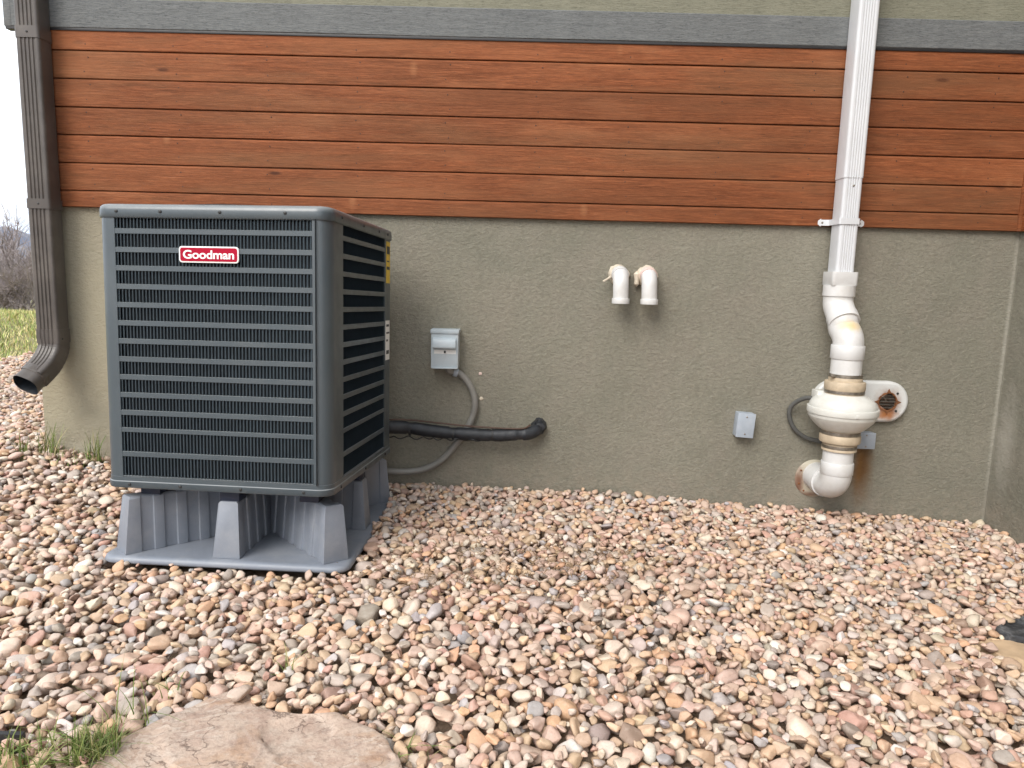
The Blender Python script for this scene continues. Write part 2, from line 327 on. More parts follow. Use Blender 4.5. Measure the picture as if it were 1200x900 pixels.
# ------------------------------------------------------------------ ground height field
GP = [(-2.01, 0, -.757), (-1.72, 0, -.812), (-1.2, 0, -.86), (-.52, 0, -.885), (.17, 0, -.893), (1.09, 0, -.939), (1.7, 0, -.968), (2.01, 0, -.99), (2.0, -.25, -.985), (2.6, 0, -1.0),
      (-1.28, -.95, -.905), (-.53, -.95, -.905), (-2.0, -.6, -.85), (-2.2, -1.2, -.88), (-.8, -1.55, -.95), (.1, -1.6, -.965), (1.1, -1.5, -1.0), (.6, -.8, -.94), (1.6, -.9, -1.0),
      (-2.4, .25, -.745), (-2.9, .9, -.70), (-3.4, 1.7, -.652), (-3.7, 2.4, -.645), (-5.6, 4.8, -.50), (-3, -.6, -.80), (0, -3, -1.0), (-2, -3, -.95), (2, -3, -1.05), (-4.5, .5, -.70), (-6, -2, -.8),
      (-2.2, 4, -.6), (5, -2, -1.1), (-9, 8, -.95), (-4, 9, -.85), (-12, 4, -.8), (-6.9, 6.8, -.70)]
GPx = np.array(GP); _n = len(GP)
def _phi(r2): return np.where(r2 > 1e-12, .5*r2*np.log(np.maximum(r2, 1e-12)), 0)
_K = np.zeros((_n+3, _n+3)); _d2 = ((GPx[:, None, :2]-GPx[None, :, :2])**2).sum(-1)
_K[:_n, :_n] = _phi(_d2)+np.eye(_n)*.02; _K[:_n, _n] = 1; _K[:_n, _n+1:] = GPx[:, :2]; _K[_n, :_n] = 1; _K[_n+1:, :_n] = GPx[:, :2].T
_w = np.linalg.solve(_K, np.concatenate([GPx[:, 2], np.zeros(3)]))
def gz(x, y):
    x = np.asarray(x, float); y = np.asarray(y, float); sh = x.shape; X = x.ravel(); Y = y.ravel(); Z = np.zeros(X.shape)
    for k in range(0, len(X), 20000):
        q = _phi((X[k:k+20000, None]-GPx[None, :, 0])**2+(Y[k:k+20000, None]-GPx[None, :, 1])**2)@_w[:_n]
        Z[k:k+20000] = q+_w[_n]+_w[_n+1]*X[k:k+20000]+_w[_n+2]*Y[k:k+20000]
    return Z.reshape(sh)
def gzf(x, y):
    """surface incl. the far land: RBF near, flattening away from the house"""
    x = np.asarray(x, float); y = np.asarray(y, float)
    cx = np.clip(x, -11, 5); cy = np.clip(y, -4, 8.5); z = np.clip(gz(cx, cy), -1.3, -.45)
    far = np.hypot(x-cx, y-cy); return z-1.6*(1-np.exp(-far/22.))
def ax(lo, hi, core0, core1, st):
    a = list(np.arange(core0, core1+1e-6, st)); s = st; x = core0
    while x > lo: s *= 1.35; x -= s; a.insert(0, x)
    s = st; x = core1
    while x < hi: s *= 1.35; x += s; a.append(x)
    return np.array(a)
gxs = ax(-3000, 3000, -6, 3, .1); gys = ax(-1500, 3000, -2.5, 6, .1)
GX, GY = np.meshgrid(gxs, gys); GZ = gzf(GX, GY)-.044
def gridmesh(name, X, Y, Z, m, **k):
    h, w = X.shape; v = np.stack([X, Y, Z], -1).reshape(-1, 3); i = np.arange(h*w).reshape(h, w)
    f = np.stack([i[:-1, :-1], i[:-1, 1:], i[1:, 1:], i[1:, :-1]], -1).reshape(-1, 4)
    return npmesh(name, v, f, m, **k)
def npmesh(name, v, f, m, parent=None, tint=None, smooth=True):
    me = bpy.data.meshes.new(name); nv, nf, k = len(v), len(f), f.shape[1]
    me.vertices.add(nv); me.vertices.foreach_set('co', np.asarray(v, np.float32).ravel())
    me.loops.add(nf*k); me.loops.foreach_set('vertex_index', np.asarray(f, np.int32).ravel())
    me.polygons.add(nf); me.polygons.foreach_set('loop_start', np.arange(nf, dtype=np.int32)*k)
    me.update(calc_edges=True)
    me.polygons.foreach_set('use_smooth', np.full(nf, smooth))
    if tint is not None:
        a = me.color_attributes.new('tint', 'FLOAT_COLOR', 'POINT'); t = np.ones((nv, 4), np.float32); t[:, :3] = tint; a.data.foreach_set('color', t.ravel())
    if m: me.materials.append(m)
    o = bpy.data.objects.new(name, me); COL.objects.link(o)
    if parent: o.parent = parent
    return o
ground = tag(gridmesh('ground', GX, GY, GZ, None), 'bed of tan and pink river rock sloping along the house wall', None, None, 'structure')
def soil_ground():
    M = Mat('ground_soil'); g = M.n.new('ShaderNodeNewGeometry'); co = g.outputs['Position']
    near = M.mix(M.ramp(M.noise(30, co, 5), (.3, 0), (.7, 1)), (.20, .145, .10), (.34, .25, .18))
    far = M.mix(M.ramp(M.noise(.8, co, 6), (.35, 0), (.65, 1)), (.16, .15, .07), (.26, .23, .12))
    s = M.n.new('ShaderNodeSeparateXYZ'); M.L(co, s.inputs[0])
    M.set(M.mix(M.math('GREATER_THAN', s.outputs[1], 2.0), near, far), .95, spec=.2); M.bump(M.noise(40, co, 5), .6, .02); return M.m
ground.data.materials.append(soil_ground())

# ------------------------------------------------------------------ house
house = empty('house', (0, 0, -1), 'house wall of taupe stucco under reddish stained boards and a grey trim band', 'house')
def hp(name, mb, m, **k):
    o = mb.build(name, m, None, **k); o.parent = house; o.matrix_parent_inverse = house.matrix_basis.inverted(); return o
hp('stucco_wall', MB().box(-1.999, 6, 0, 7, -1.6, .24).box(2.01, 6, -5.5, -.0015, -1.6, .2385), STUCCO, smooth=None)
hp('upper_wall', MB().box(-1.985, 5.99, .004, 6.99, .241, 3.6).box(2.012, 5.98, -5.495, .0, .241, 3.6), LAP, smooth=None)
tops = [.932, .8287, .7227, .6158, .5105, .4021, .295, .229]
for i in range(7):
    t, b = tops[i], tops[i+1]; zt = t-.0022; zb = b if i < 6 else b
    yo = -.022-random.random()*.0012
    n = 60; rings = []
    for k in range(n+1):
        x = -1.955+(1.978+1.955)*k/n; w1 = .0012*noise.noise((x*1.7, i*9.1, 0)); w2 = .0009*noise.noise((x*2.3, i*5.7, 4)); w3 = .0008*noise.noise((x*1.1, i*3.3, 8))
        top = zt+w1; bot = zb+w2+.0006
        rings.append([(x, .0, bot), (x, yo+.002+w3, bot), (x, yo+w3, bot+.002), (x, yo-.0012+w3, bot+.03), (x, yo+w3, top-.0075), (x, yo+.0044+w3, top-.0009), (x, yo+.0066+w3, top), (x, .0, top)])
    hp('siding_board', MB().loft(rings), WOOD, smooth=16)
    # return wall boards
    hp('siding_board', MB().box(1.992, 2.012, -5.5, -.028, zb, zt), WOOD, bevel=.002)
hp('siding_backing', MB().box(-1.95, 1.99, -.008, .0035, .2405, .93), BACKING, smooth=None)
hp('corner_trim', MB().box(1.978, 1.9985, -.030, -.0, .2295, .70), WOOD, bevel=.0015)
def wavy(x0, x1, y0, y1, z0, z1, n=40, seed=0, amp=.0012):
    R = []
    for k in range(n+1):
        x = x0+(x1-x0)*k/n; a = amp*noise.noise((x*1.5, seed, 0)); b = amp*noise.noise((x*1.5, seed, 5))
        R.append([(x, y1, z0+a), (x, y0+.003, z0+a), (x, y0, z0+.003+a), (x, y0, z1-.003+b), (x, y0+.003, z1+b), (x, y1, z1+b)])
    return MB().loft(R)
hp('trim_band', wavy(-2.0, 2.01, -.0295, .004, .9085, 1.016), BAND, smooth=35)
hp('trim_band', MB().box(-2.030, -2.0005, -.0295, 6.99, .9085, 1.016), BAND, bevel=.003)
hp('trim_band', MB().box(1.984, 2.0125, -5.5, -.030, .9085, 1.0158), BAND, bevel=.003)
hp('drip_flashing', MB().box(-2.026, 2.0, -.0275, .003, .899, .908), BLACKMETAL, bevel=.001)
for k in range(13):
    z0 = 1.018+k*.19
    R = [[(x, .004, z0), (x, -.019, z0), (x, -.008, z0+.198), (x, .004, z0+.198)] for x in np.linspace(-2.0, 2.01, 12)]
    hp('lap_board', MB().loft(R), LAP, smooth=30)
nail = MB().lathe([(.0008, -.0010), (.0024, -.0008), (.0029, .001)], (0, 0, 0), 'y', 8).build('nail', NAIL, None); nail.parent = house; first = True
for k, x in enumerate(np.arange(-1.72, 1.95, .355)):
    for i in range(7):
        for fz in ((.25, .78) if i < 6 else (.5,)):
            o = nail if first else bpy.data.objects.new('nail', nail.data)
            if not first: COL.objects.link(o); o.parent = house
            first = False; o.location = (x+random.uniform(-.012, .012), -.0232, tops[i+1]+(tops[i]-tops[i+1])*fz+random.uniform(-.004, .004)+1)
for x, z, r in ((-.153, -.407, .0065), (-.147, -.512, .008)):
    mb = MB().lathe([(r*.3, -.004), (r*.8, -.0035), (r, -.001), (r, .001)], (x, 0, z), 'y', 10)
    mb.v = [(a+.002*noise.noise((a*300, b*300, c*300)), b, c*1.0+.004*noise.noise((c*200, a*200, 1))) for a, b, c in mb.v]
    hp('caulk_blob', mb, FOAM if z < -.45 else PRIMER)

# ------------------------------------------------------------------ air conditioner
AM = Matrix(((0.99630376, 0.08583953, -0.00322443), (-0.08565127, 0.99557282, 0.03871212), (0.00653319, -0.03829286, 0.9992452)))
SCL = .95; AO = Vector((-.57198433, -.81562336, -.6633298)); AO = CAMP+(AO-CAMP)*SCL
AW, AD, ZB, ZT = .745, .737, -.036, .857
ORG = Vector((-AW/2, AD/2, ZB))
def acmat(M3, p):
    m = M3.to_4x4(); m.translation = p; return m
acroot_m = acmat(AM, AO+AM @ (ORG*SCL))
ac = empty('air_conditioner', (0, 0, 0), 'dark grey outdoor air conditioner with louvred sides and a red badge, on a plastic stand', 'air conditioner', mat=acroot_m)
def acp(name, mb, m, parent=None, **k):
    mb.v = [tuple((Vector(v)-ORG)*SCL) for v in mb.v]
    return mb.build(name, m, parent or ac, **k)
RC = .045
def ring(off, z, r=RC): return [(x, y, z) for x, y in rrect(-AW-off, off, -off, AD+off, r+off, 8)]
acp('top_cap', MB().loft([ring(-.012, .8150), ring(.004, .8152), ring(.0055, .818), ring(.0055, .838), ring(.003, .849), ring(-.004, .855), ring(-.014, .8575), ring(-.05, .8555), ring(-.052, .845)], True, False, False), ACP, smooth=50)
tp = MB()
for rr in [.05+.018*k for k in range(15)]:
    tp.lathe([(rr-.0016, -.0016), (rr+.0016, -.0016), (rr+.0016, .0016), (rr-.0016, .0016)], (-AW/2, AD/2, .865), 'z', 40, False)
for k in range(8):
    a = k*math.pi/4; d = Vector((math.cos(a), math.sin(a), 0)); c = Vector((-AW/2, AD/2, .862)); tp.tube([c+d*.03, c+d*.31], .0022, 6)
acp('fan_guard', tp, DARK)
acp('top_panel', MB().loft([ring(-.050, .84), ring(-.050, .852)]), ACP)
fb = MB()
for k in range(4):
    a = k*math.pi/2+.4
    pts = []
    for rr, tw, wd in ((.05, .5, .05), (.15, .42, .09), (.27, .32, .12)):
        c = Vector((-AW/2+rr*math.cos(a), AD/2+rr*math.sin(a), .80)); t = Vector((-math.sin(a), math.cos(a), 0))*wd*math.cos(tw)+Vector((0, 0, 1))*wd*math.sin(tw)
        pts.append([tuple(c-t*.5), tuple(c+t*.5), tuple(c+t*.5+Vector((0, 0, .003))), tuple(c-t*.5+Vector((0, 0, .003)))])
    fb.loft(pts)
acp('fan', fb, DARK)
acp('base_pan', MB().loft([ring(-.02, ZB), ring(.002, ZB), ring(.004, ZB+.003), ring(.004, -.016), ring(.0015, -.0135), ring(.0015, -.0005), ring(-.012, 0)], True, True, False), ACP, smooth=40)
acp('coil', MB().loft([ring(-.024, .001, RC), ring(-.024, .812, RC)]), DARK)
# corner posts: rounded sheet pieces
def post(pts, z0, z1, th=.012):
    out = [Vector((x, y, 0)) for x, y in pts]; inn = []
    for i, p in enumerate(out):
        t = (out[min(i+1, len(out)-1)]-out[max(i-1, 0)]).normalized(); inn.append(p+Vector((-t.y, t.x, 0))*th)
    prof = out+inn[::-1]
    return MB().loft([[(p.x, p.y, z0) for p in prof], [(p.x, p.y, z1) for p in prof]])
arc = lambda cx, cy, a0, a1, r=RC: [(cx+r*math.cos(rad(a0+(a1-a0)*i/8)), cy+r*math.sin(rad(a0+(a1-a0)*i/8))) for i in range(9)]
SY0, SY1, FX0, FX1 = .126, .622, -.683, -.054
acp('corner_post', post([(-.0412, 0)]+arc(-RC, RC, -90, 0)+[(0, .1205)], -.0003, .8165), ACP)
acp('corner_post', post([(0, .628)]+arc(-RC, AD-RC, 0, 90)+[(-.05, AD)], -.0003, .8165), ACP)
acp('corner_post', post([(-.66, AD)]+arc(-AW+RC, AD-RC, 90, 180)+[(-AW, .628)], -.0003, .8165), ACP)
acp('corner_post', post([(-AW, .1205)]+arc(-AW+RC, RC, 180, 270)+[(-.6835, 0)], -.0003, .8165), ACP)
ROWS = [(.0, .064), (.079, .143)]+[(.1559+.0567*k, .1975+.0567*k) for k in range(12)]
ROWS = [(a+.0027, b+.0012) for a, b in ROWS]
def panel(P, u0, u1, f0, f1, flip=False, name='louver_panel'):
    """P(u, depth, z): louvred sheet between u0..u1, framed out to f0..f1"""
    fr = MB(); e = [0]+[v for r in ROWS for v in r]+[.8145]; zz = [(e[2*i], e[2*i+1]) for i in range(len(ROWS)+1)]
    def bx(mb, a, b, d0, d1, z0, z1):
        q = MB().box(0, 1, 0, 1, 0, 1); mb.add([P(a+(b-a)*x, d0+(d1-d0)*y, z0+(z1-z0)*z) for x, y, z in q.v], q.f)
    for z0, z1 in zz:
        n = 6; R = []
        for u in (u0-.0005, u1+.0005):
            R.append([P(u, .012, z0), P(u, .0025, z0), P(u, .0004, z0+.0008), P(u, .0004, z1-.0008), P(u, .0025, z1), P(u, .012, z1)])
        fr.loft(R)
    bx(fr, f0, u0, 0, .012, 0, .8145); bx(fr, u1, f1, 0, .012, 0, .8145)
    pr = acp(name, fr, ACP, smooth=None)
    N = round(abs(u1-u0)/.0111); st = (u1-u0)/N
    for z0, z1 in ROWS:
        lv = MB()
        for k in range(N):
            c = u0+st*(k+.5); w = .0066; t = .0012
            a, b = ((c-w/2, .0025), (c+w/2-.001, .0115)) if flip else ((c-w/2-.0005, .0060), (c+w/2-.001, .0010))
            lv.loft([[P(a[0], a[1], z), P(b[0], b[1], z), P(b[0]+t, b[1]+t*.6, z), P(a[0]+t, a[1]+t*.6, z)] for z in (z0+.0003, z1-.0003)])
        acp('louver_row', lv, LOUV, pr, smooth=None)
    return pr
LOUV = plain('shaded_louver_paint', (.034, .047, .057), .42, .15, 30).m  # cabinet paint darkened, slot shade put into the colour
panel(lambda u, d, z: (u, d, z), FX0, FX1, -.6833, -.0418)
panel(lambda u, d, z: (-d, u, z), SY0, SY1, .1208, .6277, True)
panel(lambda u, d, z: (-AW+d, u, z), SY0, SY1, .1208, .6277)
acp('back_panel', MB().box(-.655, -.055, AD-.012, AD-.002, 0, .8145), ACP)
for z, xs in ((.8335, (-.672, -.53, -.34, -.135)), (-.024, (-.66, -.49, -.29, -.085))):
    for x in xs:
        acp('screw', MB().lathe([(.0025, -.0035), (.0048, -.0025), (.0052, 0), (.0052, .004)], (x, -.0055 if z > 0 else -.004, z), 'y', 12), INK)
for z, ys in ((.8335, (.1, .33, .52, .64)), (-.024, (.09, .36, .62))):
    for y in ys:
        mb = MB().lathe([(.0025, -.0035), (.0048, -.0025), (.0052, 0), (.0052, .004)], (0, 0, 0), 'y', 12)
        mb.v = [(-v[1]+(.0055 if z > 0 else .004), v[0]+y, v[2]+z) for v in mb.v]; acp('screw', mb, INK)
# badge
bx0, bx1, bz0, bz1 = -.4735, -.283, .681, .7305
def plate(x0, x1, z0, z1, r, y0, y1): return MB().loft([[(x, y, z) for x, z in rrect(x0, x1, z0, z1, r, 6)] for y in (y1, y0)])
bdg = acp('badge', plate(bx0, bx1, bz0, bz1, .010, -.0045, .0005), WHITEP, bevel=.0006)
acp('badge_face', plate(bx0+.0042, bx1-.0042, bz0+.0042, bz1-.0042, .007, -.0054, -.004), REDP, bdg)
fc = bpy.data.curves.new('lettering', 'FONT'); fc.body = 'Goodman'; fc.size = 1; fc.offset = .022; fc.extrude = .01; fc.resolution_u = 6; fc.space_character = .98
fo = bpy.data.objects.new('lettering_tmp', fc); COL.objects.link(fo); bpy.context.view_layer.update()
lm = bpy.data.meshes.new_from_object(fo.evaluated_get(bpy.context.evaluated_depsgraph_get())); bpy.data.objects.remove(fo)
cs = np.array([v.co[:] for v in lm.vertices]); mn, mxx = cs.min(0), cs.max(0); tw = .163; k = tw/(mxx[0]-mn[0]); kz = .0265/(mxx[1]-mn[1])
for v in lm.vertices:
    q = v.co; v.co = (Vector(((bx0+bx1)/2-tw/2+(q.x-mn[0])*k, -.0058-q.z*.04, (bz0+bz1)/2-.01325+(q.y-mn[1])*kz))-ORG)*SCL
lm.materials.clear(); lm.materials.append(WHITEP); lo = bpy.data.objects.new('lettering', lm); COL.objects.link(lo); lo.parent = bdg
# labels on the rear post, facing the side
yl = acp('energy_label', MB().loft([[(x+.0008+e, y, z) for (x, y) in [(0, .640), (0, .690), (-.003, .706), (-.006, .712)]]+[(x-.0005, y, z) for (x, y) in [(-.006, .712), (-.003, .706), (0, .690), (0, .640)]] for z, e in ((.648, 0), (.808, 0))]), YELP, smooth=None)
for y1, z0, z1 in ((.685, .70, .712), (.68, .73, .735), (.685, .76, .79)): acp('label_print', MB().box(.0007, .0014, .645, y1, z0, z1), INK, yl, smooth=None)
wl = acp('rating_label', MB().box(-.0003, .0009, .632, .690, .347, .502), WHITEP, smooth=None)
for y1, z0, z1 in ((.68, .37, .385), (.665, .42, .428), (.685, .45, .457), (.68, .478, .487)): acp('label_print', MB().box(.0008, .0014, .642, y1, z0, z1), INK, wl, smooth=None)

# ------------------------------------------------------------------ plastic stand
PW, PD, PZ = .795, .850, -.258
st_rot = Matrix.Rotation(rad(3.8), 3, 'Z'); SM = AM @ st_rot @ Matrix.Rotation(rad(.9), 3, 'Y')
sorg = Vector((-.377, .408, PZ-.022))
stand = empty('equipment_stand', (0, 0, 0), 'grey moulded plastic equipment stand with ribbed legs under the air conditioner', 'stand', mat=acmat(SM, AO+AM @ (sorg*SCL)))
def sp(name, mb, m=STAND, **k):
    mb.v = [tuple(Vector(v)*SCL) for v in mb.v]; return mb.build(name, m, stand, **k)
hx, hy = PW/2, PD/2
sp('base_plate', MB().loft([[(x, y, z) for x, y in rrect(-hx+o, hx-o, -hy+o, hy-o, .05, 6)] for o, z in ((.02, -.004), (.0, .0), (-.003, .006), (0, .016), (.006, .021), (.02, .022))]), smooth=60)
HTOP = .205
def leg(end, full=True):
    e = Vector((end[0], end[1], 0)); L = e.length; d = e.normalized(); s = Vector((-d.y, d.x, 0)); mb = MB(); R = []
    xs = []; seg = .066; x = L
    stn = [(L, 1.0), (L-.05, 1.0)]; x = L-.05; hi = False
    while x > .05:
        stn += [(x-.002, .86 if not hi else 1.0)]
        x2 = max(x-.040 if not hi else x-.034, .045); stn += [(x2, .86 if not hi else 1.0)]; hi = not hi; x = x2
    for i, (r, k) in enumerate(stn):
        wb, wt = .040*k+.004, .029*k+.001; zt = HTOP-.0+.008*(r/L)*0; tip = .016 if i == 0 else 0
        def p(w, z, sh): return tuple(d*(r-sh)+s*w+Vector((0, 0, z)))
        R.append([p(-wb, .0225, 0), p(-wt-.002, zt-.006, tip), p(-wt+.004, zt, tip+.004), p(wt-.004, zt, tip+.004), p(wt+.002, zt-.006, tip), p(wb, .0225, 0)])
    mb.loft(R); return mb
for ex, ey in ((-hx+.045, -hy+.045), (hx-.045, -hy+.045), (hx-.045, hy-.045), (-hx+.045, hy-.045), (0, -hy+.028), (0, hy-.028), (-hx+.028, 0), (hx-.028, 0)):
    sp('leg', leg((ex, ey)), smooth=25, bevel=.0025)
sp('hub', MB().loft([[(x, y, z) for x, y in rrect(-w, w, -w, w, .012, 3)] for w, z in ((.085, .0225), (.062, HTOP-.006), (.056, HTOP))]), smooth=40)
for ex, ey in ((-.28, -.30), (.25, -.31), (0, -.34), (.27, .31), (-.28, .31), (.31, .0), (-.31, 0)):
    sp('rubber_pad', MB().box(ex-.032, ex+.032, ey-.03, ey+.03, HTOP-.002, HTOP+.032), PAD, bevel=.003)

# ------------------------------------------------------------------ downspouts
def spout_profile(w, d, ribs, r=.010, amp=.003):
    """rectangle w (u) x d (v) with vertical ribs on the +v face"""
    P = []
    for cx, cy, a0 in ((w/2-r, d/2-r, 0),):
        P += [(cx+r*math.cos(rad(a0+90*i/4)), cy+r*math.sin(rad(a0+90*i/4))) for i in range(5)]
    x0, x1 = w/2-r-.004, -w/2+r+.004; n = ribs*4
    for i in range(n+1):
        P.append((x0+(x1-x0)*i/n, d/2-amp*(1 if i % 4 in (2, 3) else 0)))
    for cx, cy, a0 in ((-w/2+r, d/2-r, 90), (-w/2+r, -d/2+r, 180), (w/2-r, -d/2+r, 270)):
        P += [(cx+r*math.cos(rad(a0+90*i/4)), cy+r*math.sin(rad(a0+90*i/4))) for i in range(5)]
    return P
ds = empty('downspout', (1.277, -.057, .05), 'white ribbed metal downspout running down over the boards to a plastic offset', 'downspout')
def part(root, name, mb, m, **k):
    o = mb.build(name, m, None, **k); o.parent = root; o.matrix_parent_inverse = root.matrix_basis.inverted(); return o
pr = spout_profile(.076, .090, 5)
part(ds, 'spout', MB().sweep(pr, [(1.271, -.076, 3.3), (1.271, -.076, .407)]), WHITEMETAL, smooth=35)
part(ds, 'spout', MB().sweep(spout_profile(.072, .086, 5), [(1.271, -.076, .415), (1.271, -.076, .02)]), WHITEMETAL, smooth=35)
part(ds, 'screw', MB().lathe([(.002, -.002), (.004, -.001), (.004, .003)], (1.273, -.119, .378), 'y', 10), CLAMP)
stp = [(1.198, -.0235), (1.221, -.0235), (1.2285, -.0265), (1.2305, -.116), (1.236, -.1225), (1.306, -.1225), (1.3115, -.116), (1.3135, -.0265), (1.321, -.0235), (1.358, -.0235)]
mb = MB()
inn = [(x+(.0012 if x < 1.271 else -.0012), y+.0018) for x, y in stp]
mb.loft([[(x, y, z) for x, y in stp+inn[::-1]] for z in (.232, .255)])
for sx, s in ((1.198, -1), (1.358, 1)):
    mb.loft([[(sx, y, z), (sx+s*.012, y, z+(.0085 if z < .24 else -.0085))][::1]+[(sx+s*.012, y+.0018, z+(.0085 if z < .24 else -.0085)), (sx, y+.0018, z)] for y in (-.0236,) for z in (.228, .259)])
part(ds, 'strap', mb, WHITEMETAL, smooth=25)
for x in (1.203, 1.352): part(ds, 'screw', MB().lathe([(.002, -.003), (.004, -.002), (.0045, .003)], (x, -.0236, .2435), 'y', 10), CLAMP)
# round plastic offset below the downspout
po = empty('offset_pipe', (1.28, -.1, -.05), 'white plastic pipe offset with a yellow stain, between downspout and fan', 'pipe')
PX0, PY0, PX1, PY1 = 1.272, -.076, 1.286, -.17
rr1 = [(x, y) for x, y in rrect(PX0-.051, PX0+.051, PY0-.052, PY0+.052, .012, 6)]
part(po, 'adapter', MB().loft([[(x*.8+PX0*.2, y*.8+PY0*.2, .0495) for x, y in rr1], [(x, y, .050) for x, y in rr1], [(x, y, .0) for x, y in rr1], [(PX0+(x-PX0)*.93, PY0+(y-PY0)*.93, -.006) for x, y in rr1]]), PVC, smooth=40)
part(po, 'collar', MB().lathe([(.05, -.003), (.0605, -.003), (.0605, -.045), (.0575, -.048), (.05, -.048)], (PX0, PY0, 0)), PVC)
pth = [(PX0, PY0, -.044), (PX0, PY0, -.060), (PX0, PY0-.004, -.080), (PX0+.003, PY0-.020, -.105), (PX0+.0045, PY0-.045, -.132), (PX0+.0075, PY1+.040, -.167), (PX1-.002, PY1+.016, -.192), (PX1, PY1+.003, -.214), (PX1, PY1, -.235), (PX1, PY1, -.25)]
part(po, 'elbow', MB().tube(smooth_path(pth, 5), .0565, 40), PVC, smooth=50)
part(po, 'elbow_hub', MB().tube([(PX0+.0042, PY0-.036, -.123), (PX0+.0062, PY0-.062, -.149)], .0592, 40), PVC)
part(po, 'collar', MB().lathe([(.05, -.232), (.0605, -.232), (.0618, -.234), (.0618, -.283), (.0595, -.286), (.05, -.286)], (PX1, PY1, 0)), PVC)
part(po, 'pipe', MB().lathe([(.0572, -.24), (.0572, -.40)], (PX1, PY1, 0)), PVC)
# fan
FX = 1.288
fan = empty('exhaust_fan', (FX, -.17, -.5), 'aged white inline exhaust fan with a saucer-shaped housing and tan rubber couplings', 'fan')
L3 = lambda name, prof, m: part(fan, name, MB().lathe(prof, (FX, PY1, 0), 'z', 64), m, smooth=38)
c1 = L3('coupling', [(.05, -.357), (.0605, -.357), (.062, -.359), (.062, -.372), (.0735, -.374), (.0755, -.377), (.0755, -.404), (.0735, -.407), (.072, -.410), (.072, -.424), (.06, -.425)], TANRUB)
def clampring(prof, par): o = L3('clamp', prof, CLAMP); return o
clampring([(.057, -.344), (.0625, -.344), (.0625, -.356), (.057, -.356)], c1)
clampring([(.07, -.4075), (.0742, -.4075), (.0742, -.4185), (.07, -.4185)], c1)
part(fan, 'clamp_screw', MB().box(FX-.072, FX-.052, -.205, -.19, -.355, -.345), CLAMP, bevel=.001)
L3('housing', [(.05, -.422), (.074, -.423), (.082, -.428), (.100, -.4375), (.115, -.450), (.123, -.463), (.1255, -.474), (.1255, -.4755), (.1305, -.4765), (.1315, -.479), (.1315, -.498), (.1305, -.5005), (.1265, -.5015), (.1258, -.513), (.124, -.5165), (.115, -.530), (.100, -.547), (.089, -.557), (.080, -.5645), (.074, -.568), (.05, -.5685)], FANWHITE)
part(fan, 'housing_seam_tab', MB().box(FX-.006, FX+.006, -.3035, -.297, -.499, -.486), FANWHITE, bevel=.002)
part(fan, 'wiring_box', MB().box(1.192, 1.24, -.150, -.09, -.455, -.418), FANWHITE, bevel=.004)
L3('coupling', [(.05, -.567), (.0715, -.568), (.0715, -.584), (.0745, -.586), (.0765, -.589), (.0765, -.612), (.0745, -.616), (.0635, -.618), (.0635, -.640), (.0655, -.643), (.0655, -.649), (.06, -.651), (.05, -.651)], TANRUB)
clampring([(.068, -.5705), (.0737, -.5705), (.0737, -.583), (.068, -.583)], c1)
clampring([(.06, -.627), (.0658, -.627), (.0658, -.638), (.06, -.638)], c1)
# lower elbow into the wall
le = empty('wall_elbow_pipe', (1.286, -.1, -.8), 'white plastic elbow under the fan running into a rusty round wall flange', 'pipe')
part(le, 'pipe', MB().lathe([(.0572, -.62), (.0572, -.75)], (1.287, PY1, 0)), PVC)
part(le, 'collar', MB().lathe([(.05, -.698), (.0605, -.698), (.0615, -.70), (.0615, -.744), (.0595, -.747), (.05, -.747)], (1.287, PY1, 0)), PVC)
zc = -.802; ebp = [(1.287, PY1, -.742)]+[(1.287-.004*(1-math.cos(rad(a))), PY1+.058*(1-math.cos(rad(a))), -.744-.058*math.sin(rad(a))) for a in range(0, 91, 9)]+[(1.281, -.09, zc), (1.279, .01, zc)]
part(le, 'elbow', MB().tube(ebp, .0585, 40), PVC, smooth=50)
part(le, 'collar', MB().tube([(1.2805, -.104, zc), (1.28, -.066, zc)], .0625, 40), PVC)
part(le, 'flange', MB().lathe([(.04, -.006), (.076, -.0055), (.0805, -.003), (.0815, .0005)], (1.272, 0, -.815), 'y', 48), FLANGE)
for a in (150, 200, 232, 300): part(le, 'screw', MB().lathe([(.002, -.003), (.004, -.002), (.0045, .002)], (1.272+.068*math.cos(rad(a)), -.006, -.815+.068*math.sin(rad(a))), 'y', 8), RUST)

# ------------------------------------------------------------------ wall fittings
vp = empty('vent_plate', (1.45, 0, -.474), 'white oval vent plate with a rust-stained round grille, behind the fan', 'vent')
def obround(x0, x1, z0, z1, y, o=0):
    r = (z1-z0)/2-o; cz = (z0+z1)/2; P = []
    for cx, a0 in ((x1-(z1-z0)/2, -90), (x0+(z1-z0)/2, 90)):
        P += [(cx+r*math.cos(rad(a0+180*i/20)), y, cz+r*math.sin(rad(a0+180*i/20))) for i in range(21)]
    return P
X0, X1, Z0, Z1 = 1.23, 1.622, -.560, -.389
